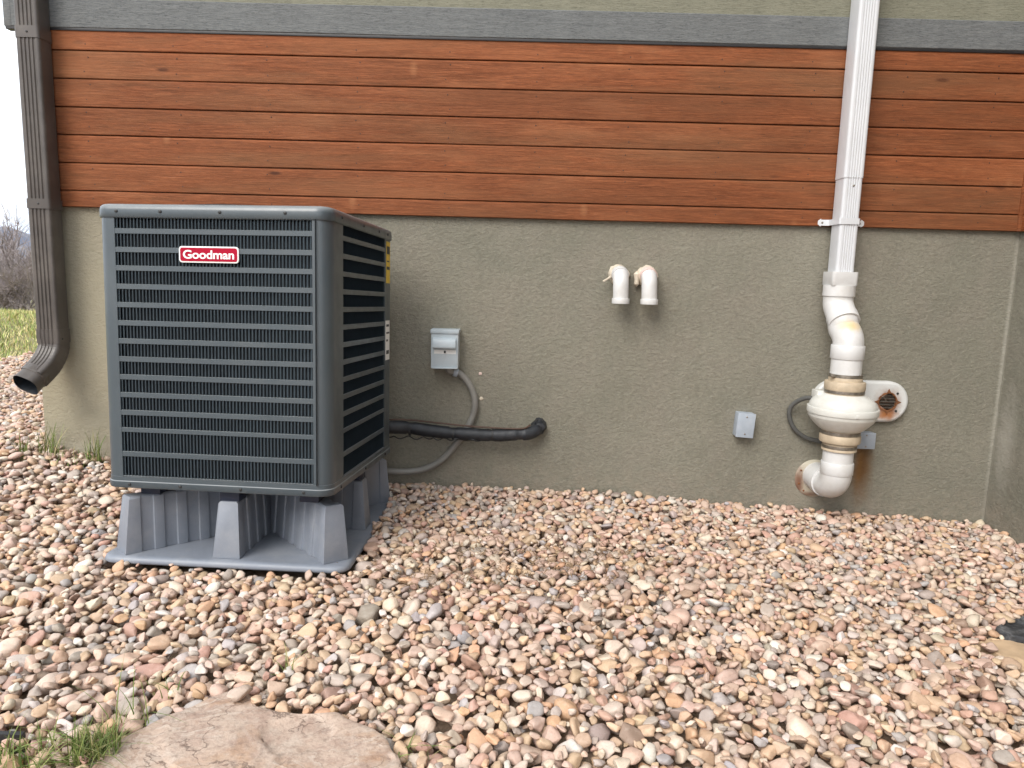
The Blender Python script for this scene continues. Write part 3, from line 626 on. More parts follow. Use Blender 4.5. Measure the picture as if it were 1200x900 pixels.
# plate with a hole: loft outer ring -> hole rim
PC = (1.534, -.474); HR = .037
outer = [obround(X0, X1, Z0, Z1, .0), obround(X0, X1, Z0, Z1, -.022), obround(X0, X1, Z0, Z1, -.029, .004), obround(X0, X1, Z0, Z1, -.031, .011)]
mb = MB(); mb.loft(outer, True, False, False)
n = len(outer[-1]); hole = []
for p in outer[-1]:
    a = math.atan2(p[2]-PC[1], p[0]-PC[0]); hole.append((a, p))
def hp_(a, r, y): return (PC[0]+r*math.cos(a), y, PC[1]+r*math.sin(a))
mb.loft([outer[-1], [hp_(a, .047, -.0315) for a, p in hole], [hp_(a, HR, -.0305) for a, p in hole], [hp_(a, HR, -.004) for a, p in hole]], True, False, True)
part(vp, 'plate', mb, PLATEW, smooth=50)
g = MB()
for k in range(5):
    z = PC[1]-.026+k*.013; w = math.sqrt(max(0, HR**2-(z-PC[1])**2))
    g.loft([[(x, -.027, z-.001), (x, -.012, z+.006), (x, -.011, z+.005), (x, -.026, z-.002)] for x in (PC[0]-w, PC[0]+w)])
g.tube([hp_(0, HR*.0, -.028), hp_(2.3, HR, -.028)], .0012, 5)
part(vp, 'grille', g, CLAMP)
ro = [hp_(2*math.pi*i/32, .0385+(.017 if i % 8 == 0 else .004*random.random()), -.0335+.0 if True else 0) for i in range(32)]
ri = [hp_(2*math.pi*i/32, .034+.003*random.random(), -.0335) for i in range(32)]
part(vp, 'rust_scale', MB().loft([[(x, -.031, z) for x, y, z in ro], ro, ri, [(x, -.02, z) for x, y, z in ri]], True, False, False), RUST, smooth=None)
for a in (45, -45): part(vp, 'screw', MB().lathe([(.002, -.003), (.005, -.002), (.0055, .002)], (PC[0]+.052*math.cos(rad(a)), -.0315, PC[1]+.052*math.sin(rad(a))), 'y', 10), INK)
def wallbox(name, label, cx, cz, w, h, d, ang, m):
    e = empty(name, (cx, 0, cz), label, 'electrical box'); e.rotation_euler = (0, rad(ang), 0)
    MB().box(-w/2, w/2, -d+.006, .001, -h/2, h/2).build('body', m, e, bevel=.003)
    MB().box(-w/2-.0012, w/2+.0012, -d, -d+.0055, -h/2-.0012, h/2+.0012).build('cover', m, e, bevel=.002)
    for z in (-h*.36, h*.36): MB().lathe([(.0015, -.0025), (.0034, -.0015), (.004, .002)], (0, -d, z), 'y', 10).build('screw', CLAMP, e)
    return e
wallbox('junction_box', 'small grey junction box alone on the stucco, slightly tilted', .951, -.586, .070, .100, .052, 3.5, GREYBOX)
wallbox('junction_box', 'small grey junction box half hidden behind the fan coupling', 1.455, -.638, .075, .066, .045, 0, GREYBOX)
cb = smooth_path([(1.215, -.125, -.452), (1.175, -.07, -.462), (1.142, -.03, -.50), (1.138, -.02, -.545), (1.165, -.018, -.60), (1.225, -.018, -.64), (1.32, -.02, -.652), (1.42, -.02, -.645)], 8)
tag(MB().tube(cb, .0090, 12, [1+.07*(i % 2) for i in range(len(cb))]).build('power_cable', CABLE), 'grey flexible cable looping behind the fan to the box', 'cable')
# vent elbows
def vent(x, label, pink):
    e = empty('vent_pipe', (x, 0, 0), label, 'vent pipe', 'white vent elbows on the stucco')
    p = [(x-.001, .004, .016), (x, -.03, .018)]+[(x, -.032-.045*math.sin(rad(a)), .018-.045*(1-math.cos(rad(a)))) for a in range(10, 91, 10)]+[(x+.0015, -.077, -.06), (x+.002, -.077, -.095)]
    part(e, 'elbow', MB().tube(p, .031, 28, cap=False), PVC, smooth=50)
    part(e, 'inner', MB().tube([(x+.002, -.077, -.06), (x+.002, -.077, -.0935)], .0285, 24), DARK)
    part(e, 'collar', MB().lathe([(.0285, -.098), (.0345, -.098), (.0352, -.096), (.0352, -.079), (.0345, -.077), (.030, -.0765)], (x+.002, -.077, 0), 'z', 32, False), PVC)
    q = [p[3], p[4], p[5]]
    part(e, 'collar', MB().tube([Vector(p[1])+Vector((0, .012, 0)), p[1], p[2], p[3], p[4]], .0342, 28), PRIMER if pink else PVC)
    f = MB().lathe([(.024, -.032), (.034, -.030), (.039, -.020), (.042, -.008), (.043, .001)], (x, 0, .014), 'y', 22)
    f.v = [(a+.011*noise.noise((a*55, b*55, c*55+x*40)), b+.007*noise.noise((a*70, c*70, 3)) if b < -.002 else b, c+.011*noise.noise((a*55, b*55, c*55+9+x*40))) for a, b, c in f.v]
    part(e, 'foam_seal', f, FOAM, smooth=60)
    if pink: d = MB().lathe([(.002, -.03), (.012, -.02), (.010, 0), (.014, .02), (.003, .032)], (x-.043, -.02, .0), 'z', 10)
    else: d = MB().tube([(x-.036, -.03, .008), (x-.05, -.04, -.002), (x-.066, -.04, -.012)], .006, 8, [1, .6, .8])
    d.v = [(a+.004*noise.noise((a*150, b*150, c*150)), b, c) for a, b, c in d.v]
    part(e, 'foam_drip', d, FOAM)
vent(.404, 'white plastic vent elbow with a thin foam drip, nearer the disconnect box', False)
vent(.518, 'white plastic vent elbow with a pinkish collar, nearer the white downspout', True)
# disconnect box
db = empty('disconnect_box', (-.297, 0, -.3), 'pale grey electrical disconnect box on the wall beside the air conditioner', 'electrical box')
part(db, 'body', MB().box(-.351, -.241, -.078, .001, -.380, -.226), DISC, bevel=.003)
part(db, 'lid', MB().box(-.3535, -.2385, -.083, .001, -.2375, -.2215), DISC, bevel=.003)
part(db, 'pull_handle', MB().loft([[(x, -.077, -.2525), (x, -.092, -.258), (x, -.099, -.268), (x, -.101, -.2925), (x, -.097, -.2975), (x, -.077, -.299)] for x in (-.3425, -.2495)]), DISC, bevel=.004, smooth=50)
part(db, 'label_strip', MB().box(-.338, -.249, -.0789, -.0775, -.3195, -.304), WHITEP, smooth=None)
part(db, 'hasp', MB().box(-.2985, -.2905, -.0815, -.078, -.3165, -.3065), INK, bevel=.001)
part(db, 'flange_lip', MB().box(-.348, -.244, -.0835, -.078, -.380, -.374), DISC, bevel=.001)
cd = smooth_path([(-.283, -.040, -.372), (-.281, -.038, -.392), (-.262, -.032, -.398), (-.240, -.028, -.404), (-.213, -.025, -.428), (-.187, -.024, -.468), (-.172, -.023, -.520), (-.177, -.022, -.575), (-.200, -.021, -.632), (-.240, -.021, -.695), (-.292, -.022, -.762), (-.352, -.024, -.805), (-.424, -.03, -.826), (-.52, -.05, -.824), (-.60, -.10, -.80), (-.66, -.18, -.74)], 6)
co_ = empty('conduit', (-.28, -.03, -.39), 'grey flexible conduit curving down from the disconnect box behind the black pipe', 'conduit')
part(co_, 'hose', MB().tube(cd, .0135, 14, [1+.035*(i % 2) for i in range(len(cd))]), CONDUIT)
part(co_, 'connector', MB().tube([(-.262, -.032, -.398), (-.246, -.029, -.402)], .0185, 14), GREYBOX)
# refrigerant line
ln = empty('refrigerant_line', (-.2, -.06, -.63), 'black insulated refrigerant pipe running from the air conditioner into the wall', 'pipe')
lp = smooth_path([(-.66, -.185, -.62), (-.56, -.12, -.622), (-.44, -.075, -.630), (-.345, -.068, -.642), (-.223, -.068, -.650), (-.083, -.07, -.652), (.01, -.07, -.645), (.055, -.062, -.643), (.084, -.044, -.633), (.097, -.015, -.626), (.098, .01, -.624)], 9)
scs = []
for i, p in enumerate(lp):
    k = 1+.04*noise.noise((p[0]*18, 0, 0))+.02*noise.noise((p[0]*60, 3, 0))
    for q in (-.435, -.255, -.095, .02):
        if abs(p[0]-q) < .012: k *= .86
    scs.append(k)
part(ln, 'insulation', MB().tube(lp, .0265, 20, scs), FOAMRUB, smooth=60)
for q in (-.435, -.255, -.095):
    part(ln, 'cable_tie', MB().tube([(q-.004, -.071, -.638 if q < -.4 else -.650), (q+.004, -.071, -.638 if q < -.4 else -.6505)], .0262, 16), INK)
tp_ = MB().lathe([(.012, -.050), (.024, -.048), (.029, -.035), (.031, -.015), (.034, .001)], (.098, 0, -.622), 'y', 16)
tp_.v = [(a+.010*noise.noise((a*60, b*60, c*60)), b, c+.010*noise.noise((c*60, a*60, 5))) for a, b, c in tp_.v]
part(ln, 'end_wrap', tp_, FOAMRUB, smooth=60)
part(ln, 'tape_flap', MB().loft([[(.075, -.06, -0.598), (.078, -.06, -0.596), (.078, -.045, -0.596), (.075, -.045, -0.598)], [(.092, -.065, -0.582), (.096, -.062, -0.583), (.096, -.05, -0.583), (.092, -.05, -0.582)], [(.112, -.06, -0.588), (.113, -.058, -0.590), (.113, -.05, -0.590), (.112, -.05, -0.588)]]), FOAMRUB)
wp = smooth_path([(-.66, -.19, -.585), (-.52, -.10, -.593), (-.43, -.08, -.596), (-.33, -.08, -.604), (-.2, -.085, -.613), (-.06, -.085, -.619), (.03, -.082, -.618), (.06, -.07, -.605)], 6)
tag(MB().tube(wp, .0035, 8).build('control_wire', WIRE), 'thin brown control wire lying along the top of the black pipe', 'wire')
wp = []
for i in range(60):
    x = -.54+i*.0068; wp.append((x, -.085+.01*math.sin(i*.55), -.662-.010*abs(math.sin(i*.42+.5*math.sin(i*.2)))-.004*(x+.54)/.4))
tag(MB().tube(wp, .0026, 6).build('coiled_wire', INK), 'thin black wire dangling in small loops below the black pipe', 'wire')
# brown downspout
bd = empty('downspout', (-1.89, -.06, -.3), 'brown ribbed metal downspout at the house corner with an elbow outlet', 'downspout')
BX, BY = -1.8905, -.070
part(bd, 'spout', MB().sweep(spout_profile(.092, .081, 4, .012, .004), [(BX, BY, 3.3), (BX, BY, .862)]), BROWN, smooth=35)
part(bd, 'spout', MB().sweep(spout_profile(.092, .081, 4, .012, .004), [(BX, BY, .845), (BX, BY, -.295)]), BROWN, smooth=35)
part(bd, 'joint_sleeve', MB().sweep(spout_profile(.096, .085, 1, .012, 0), [(BX, BY, .888), (BX, BY, .845)]), BROWN, smooth=35)
part(bd, 'strap', MB().sweep(spout_profile(.0975, .087, 1, .012, 0), [(BX, BY, .250), (BX, BY, .212)]), BROWN, smooth=35)
part(bd, 'joint_sleeve', MB().sweep(spout_profile(.096, .085, 4, .012, .003), [(BX, BY, -.262), (BX, BY, -.318)]), BROWN, smooth=35)
ep = smooth_path([(BX, BY, -.305), (BX, BY-.003, -.338), (BX-.004, BY-.018, -.371), (BX-.010, BY-.045, -.404), (BX-.018, BY-.078, -.431), (BX-.024, BY-.100, -.447)], 7)
esc = [1.03+(.022 if (i % 3 == 0 and 5 < i < 24) else 0) for i in range(len(ep))]; esc[-1] = 1.02
inner = spout_profile(.089, .081, 4, .014, .003)
el = MB().sweep(inner, ep, esc, cap=False)
part(bd, 'elbow', el, BROWN, smooth=40)
d = (Vector(ep[-1])-Vector(ep[-3])).normalized(); e0 = Vector(ep[-1])
prf = spout_profile(.089, .081, 1, .030, 0)
ot = MB().sweep(prf, [e0-d*.03, e0-d*.012, e0-d*.010, e0+d*.004, e0+d*.006, e0+d*.045, e0+d*.048], [1.06, 1.06, 1.10, 1.10, 1.04, 1.10, 1.10], up=(0, -1, 0), cap=False)
part(bd, 'outlet', ot, BROWN, smooth=45)
part(bd, 'outlet_shade', MB().sweep(prf, [e0-d*.03, e0+d*.02, e0+d*.0455], [.97, 1.0, 1.065], cap=False), DARK, smooth=45)  # dark sleeve standing in for the shade inside the open outlet
for z in (.866, .231, -.30): part(bd, 'screw', MB().lathe([(.002, -.003), (.004, -.002), (.0045, .002)], (BX+.002 if z > 0 else BX+.047, BY-.043 if z > 0 else BY-.02, z), 'y', 8), INK)

# ------------------------------------------------------------------ river rock
# flagstone and dark rock first: the pebbles settle round them
SLAB = [(-.80, -1.80), (-.783, -1.671), (-.722, -1.582), (-.643, -1.488), (-.597, -1.470), (-.552, -1.536), (-.458, -1.565), (-.375, -1.548), (-.274, -1.610), (-.215, -1.69), (-.17, -1.80), (-.22, -2.0), (-.5, -2.12), (-.72, -2.02)]
def inpoly(x, y, P):
    c = np.zeros(np.shape(x), bool); n = len(P)
    for i in range(n):
        (x0, y0), (x1, y1) = P[i], P[(i+1) % n]
        if y0 == y1: continue
        c ^= ((y0 > y) != (y1 > y)) & (x < (x1-x0)*(y-y0)/(y1-y0)+x0)
    return c
def slab_mesh(name, P, ztop, thick, m, seed, rough=.004, step=.012, slope=(0, 0)):
    """ragged flat rock: dense outline, domed rim, noisy top"""
    out = []
    for i in range(len(P)):
        a, b = Vector(P[i]), Vector(P[(i+1) % len(P)]); n = max(1, int((b-a).length/step))
        for k in range(n):
            q = a.lerp(b, k/n); w = Vector((noise.noise((q.x*14, q.y*14, seed)), noise.noise((q.x*14, q.y*14, seed+7))))
            w2 = Vector((noise.noise((q.x*50, q.y*50, seed)), noise.noise((q.x*50, q.y*50, seed+7)))); out.append(q+w*.007+w2*.006)
    c = sum(out, Vector((0, 0)))/len(out); rings = []
    def zz(q): return ztop+slope[0]*(q.x-c.x)+slope[1]*(q.y-c.y)+rough*(noise.noise((q.x*7, q.y*7, seed))*1.6+.5*noise.noise((q.x*22, q.y*22, seed)))+.35*rough*abs(noise.noise((q.x*5, q.y*12, seed+3)))
    for s, dz in ((.985, -thick), (1.0, -thick*.6), (1.0, -.010), (.992, -.003), (.97, 0)):
        rings.append([(c.x+(q.x-c.x)*s, c.y+(q.y-c.y)*s, zz(q)+dz) for q in out])
    for s in np.linspace(.94, .04, 26): rings.append([(c.x+(q.x-c.x)*s, c.y+(q.y-c.y)*s, zz(c+(q-c)*s)+.006*math.floor(2.6*noise.noise(((c+(q-c)*s).x*4.5, (c+(q-c)*s).y*7, seed+11)))) for q in out])
    return MB().loft(rings)
tag(slab_mesh('flagstone', SLAB, -.942, .05, FLAG, 3).build('flagstone', FLAG, None, smooth=38), 'large flat pinkish-tan flagstone set in the river rock beside the grass', 'flagstone')
DK = [(1.43, -.975), (1.50, -.915), (1.60, -.87), (1.76, -.86), (1.80, -1.0), (1.66, -1.08), (1.52, -1.04), (1.45, -1.02)]
tag(slab_mesh('dark_rock', DK, -.992, .04, SLATE, 21, .006).build('dark_rock', SLATE, None, smooth=30), 'flat black slate-like rock lying on a tan rock at the gravel edge', 'rock')
SS = [(1.35, -1.03), (1.40, -1.0), (1.50, -1.03), (1.66, -1.07), (1.70, -1.17), (1.55, -1.24), (1.42, -1.21), (1.36, -1.14)]
tag(slab_mesh('tan_rock', SS, -1.006, .04, SANDSTONE, 33, .006).build('tan_rock', SANDSTONE, None, smooth=34), 'flat tan sandstone rock partly under the black rock', 'rock')

CELL = .005; RX0, RX1, RY0, RY1 = -3.62, 2.06, -2.0, 2.9
nx, ny = int((RX1-RX0)/CELL), int((RY1-RY0)/CELL)
cgx = np.linspace(RX0, RX1, nx//10+2); cgy = np.linspace(RY0, RY1, ny//10+2); CX, CY = np.meshgrid(cgx, cgy); CZ = gz(CX, CY)
xs_ = RX0+CELL*(np.arange(nx)+.5); ys_ = RY0+CELL*(np.arange(ny)+.5)
def upsample(Z):
    a = np.stack([np.interp(xs_, cgx, r) for r in Z]); return np.stack([np.interp(ys_, cgy, a[:, i]) for i in range(a.shape[1])], 1)
TG = upsample(CZ); H = TG-.040
XX, YY = np.meshgrid(xs_, ys_); OK = np.ones_like(H, bool)
OK &= ~((XX > -2.015) & (YY > -.008)); OK &= XX < 2.0
lawn_x = np.where(YY < 1.68, -3.40, -3.40-(YY-1.68)*.28); OK &= XX > lawn_x+.03*np.sin(YY*9)+.02*np.sin(YY*31)
SR = acmat(SM, AO+AM @ (sorg*SCL)); pc = [SR @ Vector((sx*hx*SCL, sy*hy*SCL, .02)) for sx, sy in ((-1, -1), (1, -1), (1, 1), (-1, 1))]
PP = [(p.x, p.y) for p in pc]; ins = inpoly(XX, YY, PP); OK &= ~ins
pl = np.array([p[:] for p in pc]); co3 = np.linalg.lstsq(np.c_[pl[:, :2], np.ones(4)], pl[:, 2], rcond=None)[0]
H = np.where(ins, co3[0]*XX+co3[1]*YY+co3[2], H)
for P, z in ((SLAB, -.942), (DK, -.99), (SS, -1.004)):
    q = inpoly(XX, YY, P); H = np.where(q, np.maximum(H, z), H); cs_ = np.array(P); c_ = cs_.mean(0); OK &= ~inpoly(XX, YY, [tuple(c_+(np.array(p)-c_)*.955) for p in P])
def frgrid(X, Y, Z):
    dX, dY, dZ = X-CAMP.x, Y-CAMP.y, Z-CAMP.z; w = np.maximum(.05, dX*cf_.x+dY*cf_.y+dZ*cf_.z)
    return 600+850*(dX*cr_.x+dY*cr_.y+dZ*cr_.z)/w, 450+850*(dX*cd_.x+dY*cd_.y+dZ*cd_.z)/w
fpx, fpy = frgrid(XX, YY, TG); OK &= (fpx > -420) & (fpx < 1620) & (fpy < 1120)
okidx = np.argwhere(OK)
def frustum(x, y, z):
    d = Vector((x, y, z))-CAMP; w = d.dot(cf_); return (600+850*d.dot(cr_)/w, 450+850*d.dot(cd_)/w, w) if w > .1 else (-9e3, -9e3, w)
def rmat(yaw, t1, t2):
    return np.array((Matrix.Rotation(yaw, 3, 'Z') @ Matrix.Rotation(t1, 3, 'X') @ Matrix.Rotation(t2, 3, 'Y')))
LIM = float(len(okidx))*CELL*CELL
stones = []; foot = []
NT = 42000; TRY = RS.randint(0, len(okidx), (NT, 9)); UN = RS.rand(NT, 8); NO = RS.randn(NT, 4)
for t in range(NT):
    c = okidx[TRY[t]]; dd = H[c[:, 0], c[:, 1]]-TG[c[:, 0], c[:, 1]]; k = int(dd.argmin()); iy, ix = c[k]
    x, y = xs_[ix]+CELL*(UN[t, 0]-.5), ys_[iy]+CELL*(UN[t, 1]-.5)
    if dd[k] > -.004 and t > 20000: continue
    med = .0205 if t < 18000 else (.0165 if t < 30000 else .0125)
    if y > -.75 and x > -.6: med *= .97
    a = min(.043, max(.0075, med*math.exp(.29*NO[t, 0]))); b = a*(.62+.33*UN[t, 2]); cc = a*(.38+.36*UN[t, 3])
    R = rmat(UN[t, 4]*6.283, NO[t, 1]*.38, NO[t, 2]*.38)
    A = R@np.diag([a**-2, b**-2, cc**-2])@R.T
    n = int(a/CELL)+1; i0, i1, j0, j1 = iy-n, iy+n+1, ix-n, ix+n+1
    if i0 < 0 or j0 < 0 or i1 > ny or j1 > nx: continue
    dx = xs_[j0:j1]-x; dy = (ys_[i0:i1]-y)[:, None]
    bb = A[0, 2]*dx+A[1, 2]*dy; q = A[0, 0]*dx*dx+2*A[0, 1]*dx*dy+A[1, 1]*dy*dy-1
    disc = bb*bb-A[2, 2]*q; m = disc > 0
    if not m.any(): continue
    s = np.sqrt(np.maximum(disc, 0)); lo_ = (-bb-s)/A[2, 2]; up_ = (-bb+s)/A[2, 2]
    Hs = H[i0:i1, j0:j1]; zc = float(np.percentile(np.where(m, Hs-lo_, -9)[m], 78)); hh = float(up_[m].max())
    if zc+hh > TG[iy, ix]+.013+.012*UN[t, 5]**3: continue
    np.copyto(Hs, np.maximum(Hs, zc+up_), where=m)
    stones.append((x, y, zc, a, b, cc, R, hh)); foot.append((i0, i1, j0, j1, m, (zc+up_).astype(np.float32)))
keep = [k for k, (i0, i1, j0, j1, m, u_) in enumerate(foot) if (m & (u_ >= H[i0:i1, j0:j1]-.0005)).sum() > .14*m.sum()]
print('placed', len(stones), 'exposed', len(keep)); stones = [stones[k] for k in keep]
PAL = [((206, 176, 157), .26), ((203, 170, 132), .19), ((222, 206, 186), .15), ((172, 163, 155), .12), ((210, 160, 112), .06), ((186, 138, 118), .09), ((122, 114, 110), .025), ((158, 163, 170), .03), ((226, 222, 214), .035), ((146, 112, 92), .04)]
pw = np.array([w for _, w in PAL]); pw = np.cumsum(pw/pw.sum()); pcol = np.array([srgb(*c) for c, _ in PAL])
def base_shapes(sub, n, seed):
    import bmesh
    bm = bmesh.new(); bmesh.ops.create_icosphere(bm, subdivisions=sub, radius=1); V = np.array([v.co[:] for v in bm.verts]); F = np.array([[v.index for v in f.verts] for f in bm.faces]); bm.free()
    r = np.random.RandomState(seed); out = []
    for k in range(n):
        v = V.copy()
        for _ in range(r.randint(6, 14)):
            d = r.randn(3); d /= np.linalg.norm(d); e = v@d-r.uniform(.44, .84); v = v-np.outer(np.maximum(e, 0)*r.uniform(.6, .95), d)
        off = r.rand(3)*50
        nn = np.array([noise.noise(Vector(p*1.1+off))*.22+noise.noise(Vector(p*2.6+off))*.07 for p in V]); v = v*(1+nn)[:, None]
        ext = np.abs(v).max(0); out.append(v/ext*np.array([1.03, 1.03, 1.03]))
    return out, F
S3, F3 = base_shapes(3, 36, 5); S2, F2 = base_shapes(2, 28, 6)
info = []
for i, (x, y, z, a, b, c, R, hh) in enumerate(stones):
    px, py, w = frustum(x, y, z+hh*.5); iy, ix = int((y-RY0)/CELL), int((x-RX0)/CELL)
    vis = -40 < px < 1240 and py < 960 and z+hh > H[iy, ix]-.006
    info.append((px, py, w, vis))
score = np.array([(s[3]+s[4])*.5/max(.3, f_[2]) if (f_[3] and 0 < f_[0] < 1200 and f_[1] < 893) else 0 for s, f_ in zip(stones, info)])
single = set(np.argsort(-score)[:300].tolist())
def tint_of(i):
    r = np.random.RandomState(i*7+1); c = pcol[min(len(PAL)-1, int(np.searchsorted(pw, r.rand())))]
    return np.clip((c*.56+np.array([.50, .395, .33])*.44)*.96*(1.02+.085*r.randn())*(1+.02*r.randn(3)), .05, .80)
smesh = []
for k in range(24):
    me = bpy.data.meshes.new('stone'); me.from_pydata([tuple(v) for v in S3[k]], [], [tuple(f) for f in F3]); me.polygons.foreach_set('use_smooth', [True]*len(F3)); me.materials.append(STONE_O); smesh.append(me)
VV, FF, TT = {3: [], 2: []}, {3: [], 2: []}, {3: [], 2: []}; cnt = {3: 0, 2: 0}
for i, (x, y, z, a, b, c, R, hh) in enumerate(stones):
    t = tint_of(i)
    if i in single:
        o = bpy.data.objects.new('stone', smesh[i % 24]); COL.objects.link(o); o.parent = ground
        M4 = Matrix([list(R[0]*np.array([a, b, c]))+[x], list(R[1]*np.array([a, b, c]))+[y], list(R[2]*np.array([a, b, c]))+[z], [0, 0, 0, 1]]); o.matrix_basis = M4
        o.color = (t[0], t[1], t[2], 1); continue
    px, py, w, vis = info[i]; lv = 3 if (vis and w < 2.05 and -40 < px < 1240 and py < 930) else 2
    SS_, F_ = (S3, F3) if lv == 3 else (S2, F2)
    v = (SS_[i % len(SS_)]*np.array([a, b, c]))@R.T+np.array([x, y, z]); VV[lv].append(v); FF[lv].append(F_+cnt[lv]); TT[lv].append(np.repeat(t[None], len(v), 0)); cnt[lv] += len(v)
V3 = np.concatenate(VV[3]+VV[2]); FA = np.concatenate(FF[3]+[f+cnt[3] for f in FF[2]]); TA = np.concatenate(TT[3]+TT[2])
tag(npmesh('gravel', V3, FA, STONE_A, ground, TA), kind='stuff')
print('STONES', len(stones), 'tris', len(FA), 'singles', len(single))
def top_at(x, y):
    iy, ix = int((y-RY0)/CELL), int((x-RX0)/CELL); return float(H[iy, ix]) if 0 <= iy < ny and 0 <= ix < nx else float(gz(x, y))
# a few loose stones on the flagstone
o = bpy.data.objects.new('stone', smesh[3]); COL.objects.link(o); o.parent = ground
o.matrix_basis = Matrix.Translation((-.592, -1.525, -.925)) @ Matrix.Rotation(.5, 4, 'Z') @ Matrix.Diagonal((.030, .022, .016, 1)); o.color = (.50, .40, .33, 1)

# ------------------------------------------------------------------ dry leaf litter in the gravel
v, f, tt = [], [], []
for i in range(950):
    cl = [(-.30, -.93, .09), (.02, -.88, .14), (.22, -.80, .13), (.34, -.66, .09), (-.05, -.72, .12)][RS.randint(5)]
    x, y = cl[0]+RS.randn()*cl[2], cl[1]+RS.randn()*cl[2]*.7; z = top_at(x, y)+.002+.005*RS.rand(); L, w = RS.uniform(.008, .034), RS.uniform(.0015, .008); a = RS.rand()*6.28; tl = RS.uniform(-.6, .6)
    d = np.array([math.cos(a), math.sin(a), tl]); s = np.array([-math.sin(a), math.cos(a), RS.uniform(-.5, .5)]); p = np.array([x, y, z+abs(tl)*L*.5]); n = len(v)
    v += [p-d*L/2, p+s*w/2+[0, 0, .001], p+d*L/2, p-s*w/2+[0, 0, .001]]; f.append([n, n+1, n+2, n+3])
tag(npmesh('leaf_litter', np.array(v), np.array(f), LITTER, None, None, False), 'scraps of dry brown leaves scattered in the middle of the gravel', 'leaf litter', kind='stuff')

# ------------------------------------------------------------------ grass
def blades(roots, hts, wid, lean, cols, segs=3, seed=1):
    r = np.random.RandomState(seed); n = len(roots); a = r.rand(n)*2*math.pi; ln = lean*np.abs(r.randn(n))+.08
    dv = np.stack([np.cos(a), np.sin(a), np.zeros(n)], 1); sv = np.stack([-np.sin(a+r.randn(n)*.6), np.cos(a+r.randn(n)*.6), np.zeros(n)], 1)
    V = []; 
    for k in range(segs+1):
        t = k/segs; c = roots+dv*(ln*hts*t**1.8)[:, None]+np.array([0, 0, 1])*(hts*(t-.35*np.minimum(ln, 1.2)*t**2.2))[:, None]; w = (wid*(1-t)**.7*.5)[:, None]
        V += [c-sv*w, c+sv*w] if k < segs else [c]
    V = np.stack(V, 1); m = V.shape[1]; base = np.arange(n)[:, None]*m; F = []
    for k in range(segs-1): F += [np.concatenate([base+2*k, base+2*k+1, base+2*k+3], 1), np.concatenate([base+2*k, base+2*k+3, base+2*k+2], 1)]
    F.append(np.concatenate([base+2*segs-2, base+2*segs-1, base+2*segs], 1))
    return V.reshape(-1, 3), np.concatenate(F), np.repeat(cols, m, 0)
def gcols(n, r, dry):
    g = np.array(srgb(104, 128, 62)); g2 = np.array(srgb(150, 158, 92)); d = np.array(srgb(196, 182, 130)); k = r.rand(n, 1); c = g*(1-k)+g2*k; q = r.rand(n, 1) < dry; return np.where(q, d*(.8+.3*r.rand(n, 1)), c*(.75+.5*r.rand(n, 1)))
r = np.random.RandomState(11); n = 70000
gx = r.uniform(-8.5, -3.3, n); gy = -2+10.5*r.rand(n); lx = np.where(gy < 1.68, -3.40, -3.40-(gy-1.68)*.28)
k = (gx < lx+.03*np.sin(gy*9)+.02*np.sin(gy*31)+.03*r.randn(n)) | ((gy > 3) & (gx < -2.3)); gx, gy = gx[k], gy[k]; n = len(gx)
roots = np.stack([gx, gy, gzf(gx, gy)-.062], 1); patch = np.array([noise.noise((float(a)*1.3, float(b)*1.3, 0)) for a, b in zip(gx, gy)])
V, F, T = blades(roots, r.uniform(.05, .10, n)*(1+.5*patch), np.full(n, .009), .55, np.minimum(.7, gcols(n, r, .48)*1.3), 2, 3)
tag(npmesh('lawn_grass', V, F, BLADE, None, T), 'rough half-dry lawn behind the gravel at the house corner', 'grass', kind='stuff')
def tuft(x, y, n, rad_, h, lean, label, seed, dry=.12, wid=.0035, group=None):
    r = np.random.RandomState(seed); a = r.rand(n)*6.28; q = rad_*np.sqrt(r.rand(n)); X, Y = x+q*np.cos(a), y+q*np.sin(a)*.8
    Z = np.array([top_at(float(a_), float(b_)) for a_, b_ in zip(X, Y)])-.018
    V, F, T = blades(np.stack([X, Y, Z], 1), h*r.uniform(.45, 1.15, n), np.full(n, wid), lean, gcols(n, r, dry)*.72, 4, seed+1)
    tag(npmesh('grass_tuft', V, F, BLADE, None, T), label, 'grass', group)
tuft(-.815, -1.70, 300, .05, .09, .75, 'bushy green grass tuft touching the flagstone', 41)
tuft(-.935, -1.735, 130, .06, .085, .9, 'thin grass tuft near the black edging strip', 43)
tuft(-.80, -1.60, 14, .05, .14, 1.0, 'few long stray blades rising above the bushy grass tuft', 45, wid=.003)
tuft(-.525, -1.40, 12, .02, .075, .6, 'small sprig of grass standing alone behind the flagstone', 47, wid=.003)
tuft(-.76, -1.50, 9, .03, .07, .9, 'sparse sprig at the flagstone edge above the grass tuft', 49, wid=.003)
tuft(-.185, -1.67, 16, .05, .06, 1.3, 'flattened green blades at the far end of the flagstone', 51, wid=.0045)
tuft(-1.93, -.075, 40, .05, .17, .45, 'tall thin weeds at the stucco corner by the brown downspout', 53, wid=.004)
tuft(-1.755, -.07, 46, .035, .16, .4, 'weed clump against the stucco close to the air conditioner', 55, wid=.004)
tuft(-1.84, -.10, 40, .09, .06, .8, 'low straggly weeds between the two taller wall weeds', 57, wid=.004)
tuft(-2.02, -.12, 22, .02, .13, .4, 'narrow weed sprouting just outside the house corner', 59, wid=.004)
MB().box(-1.3, -.975, -1.672, -1.660, -1.0, -.938).build('edging_strip', BLACKMETAL, None, bevel=.002)
tag(bpy.data.objects['edging_strip'], 'black landscape edging strip poking out of the gravel by the grass', 'edging')

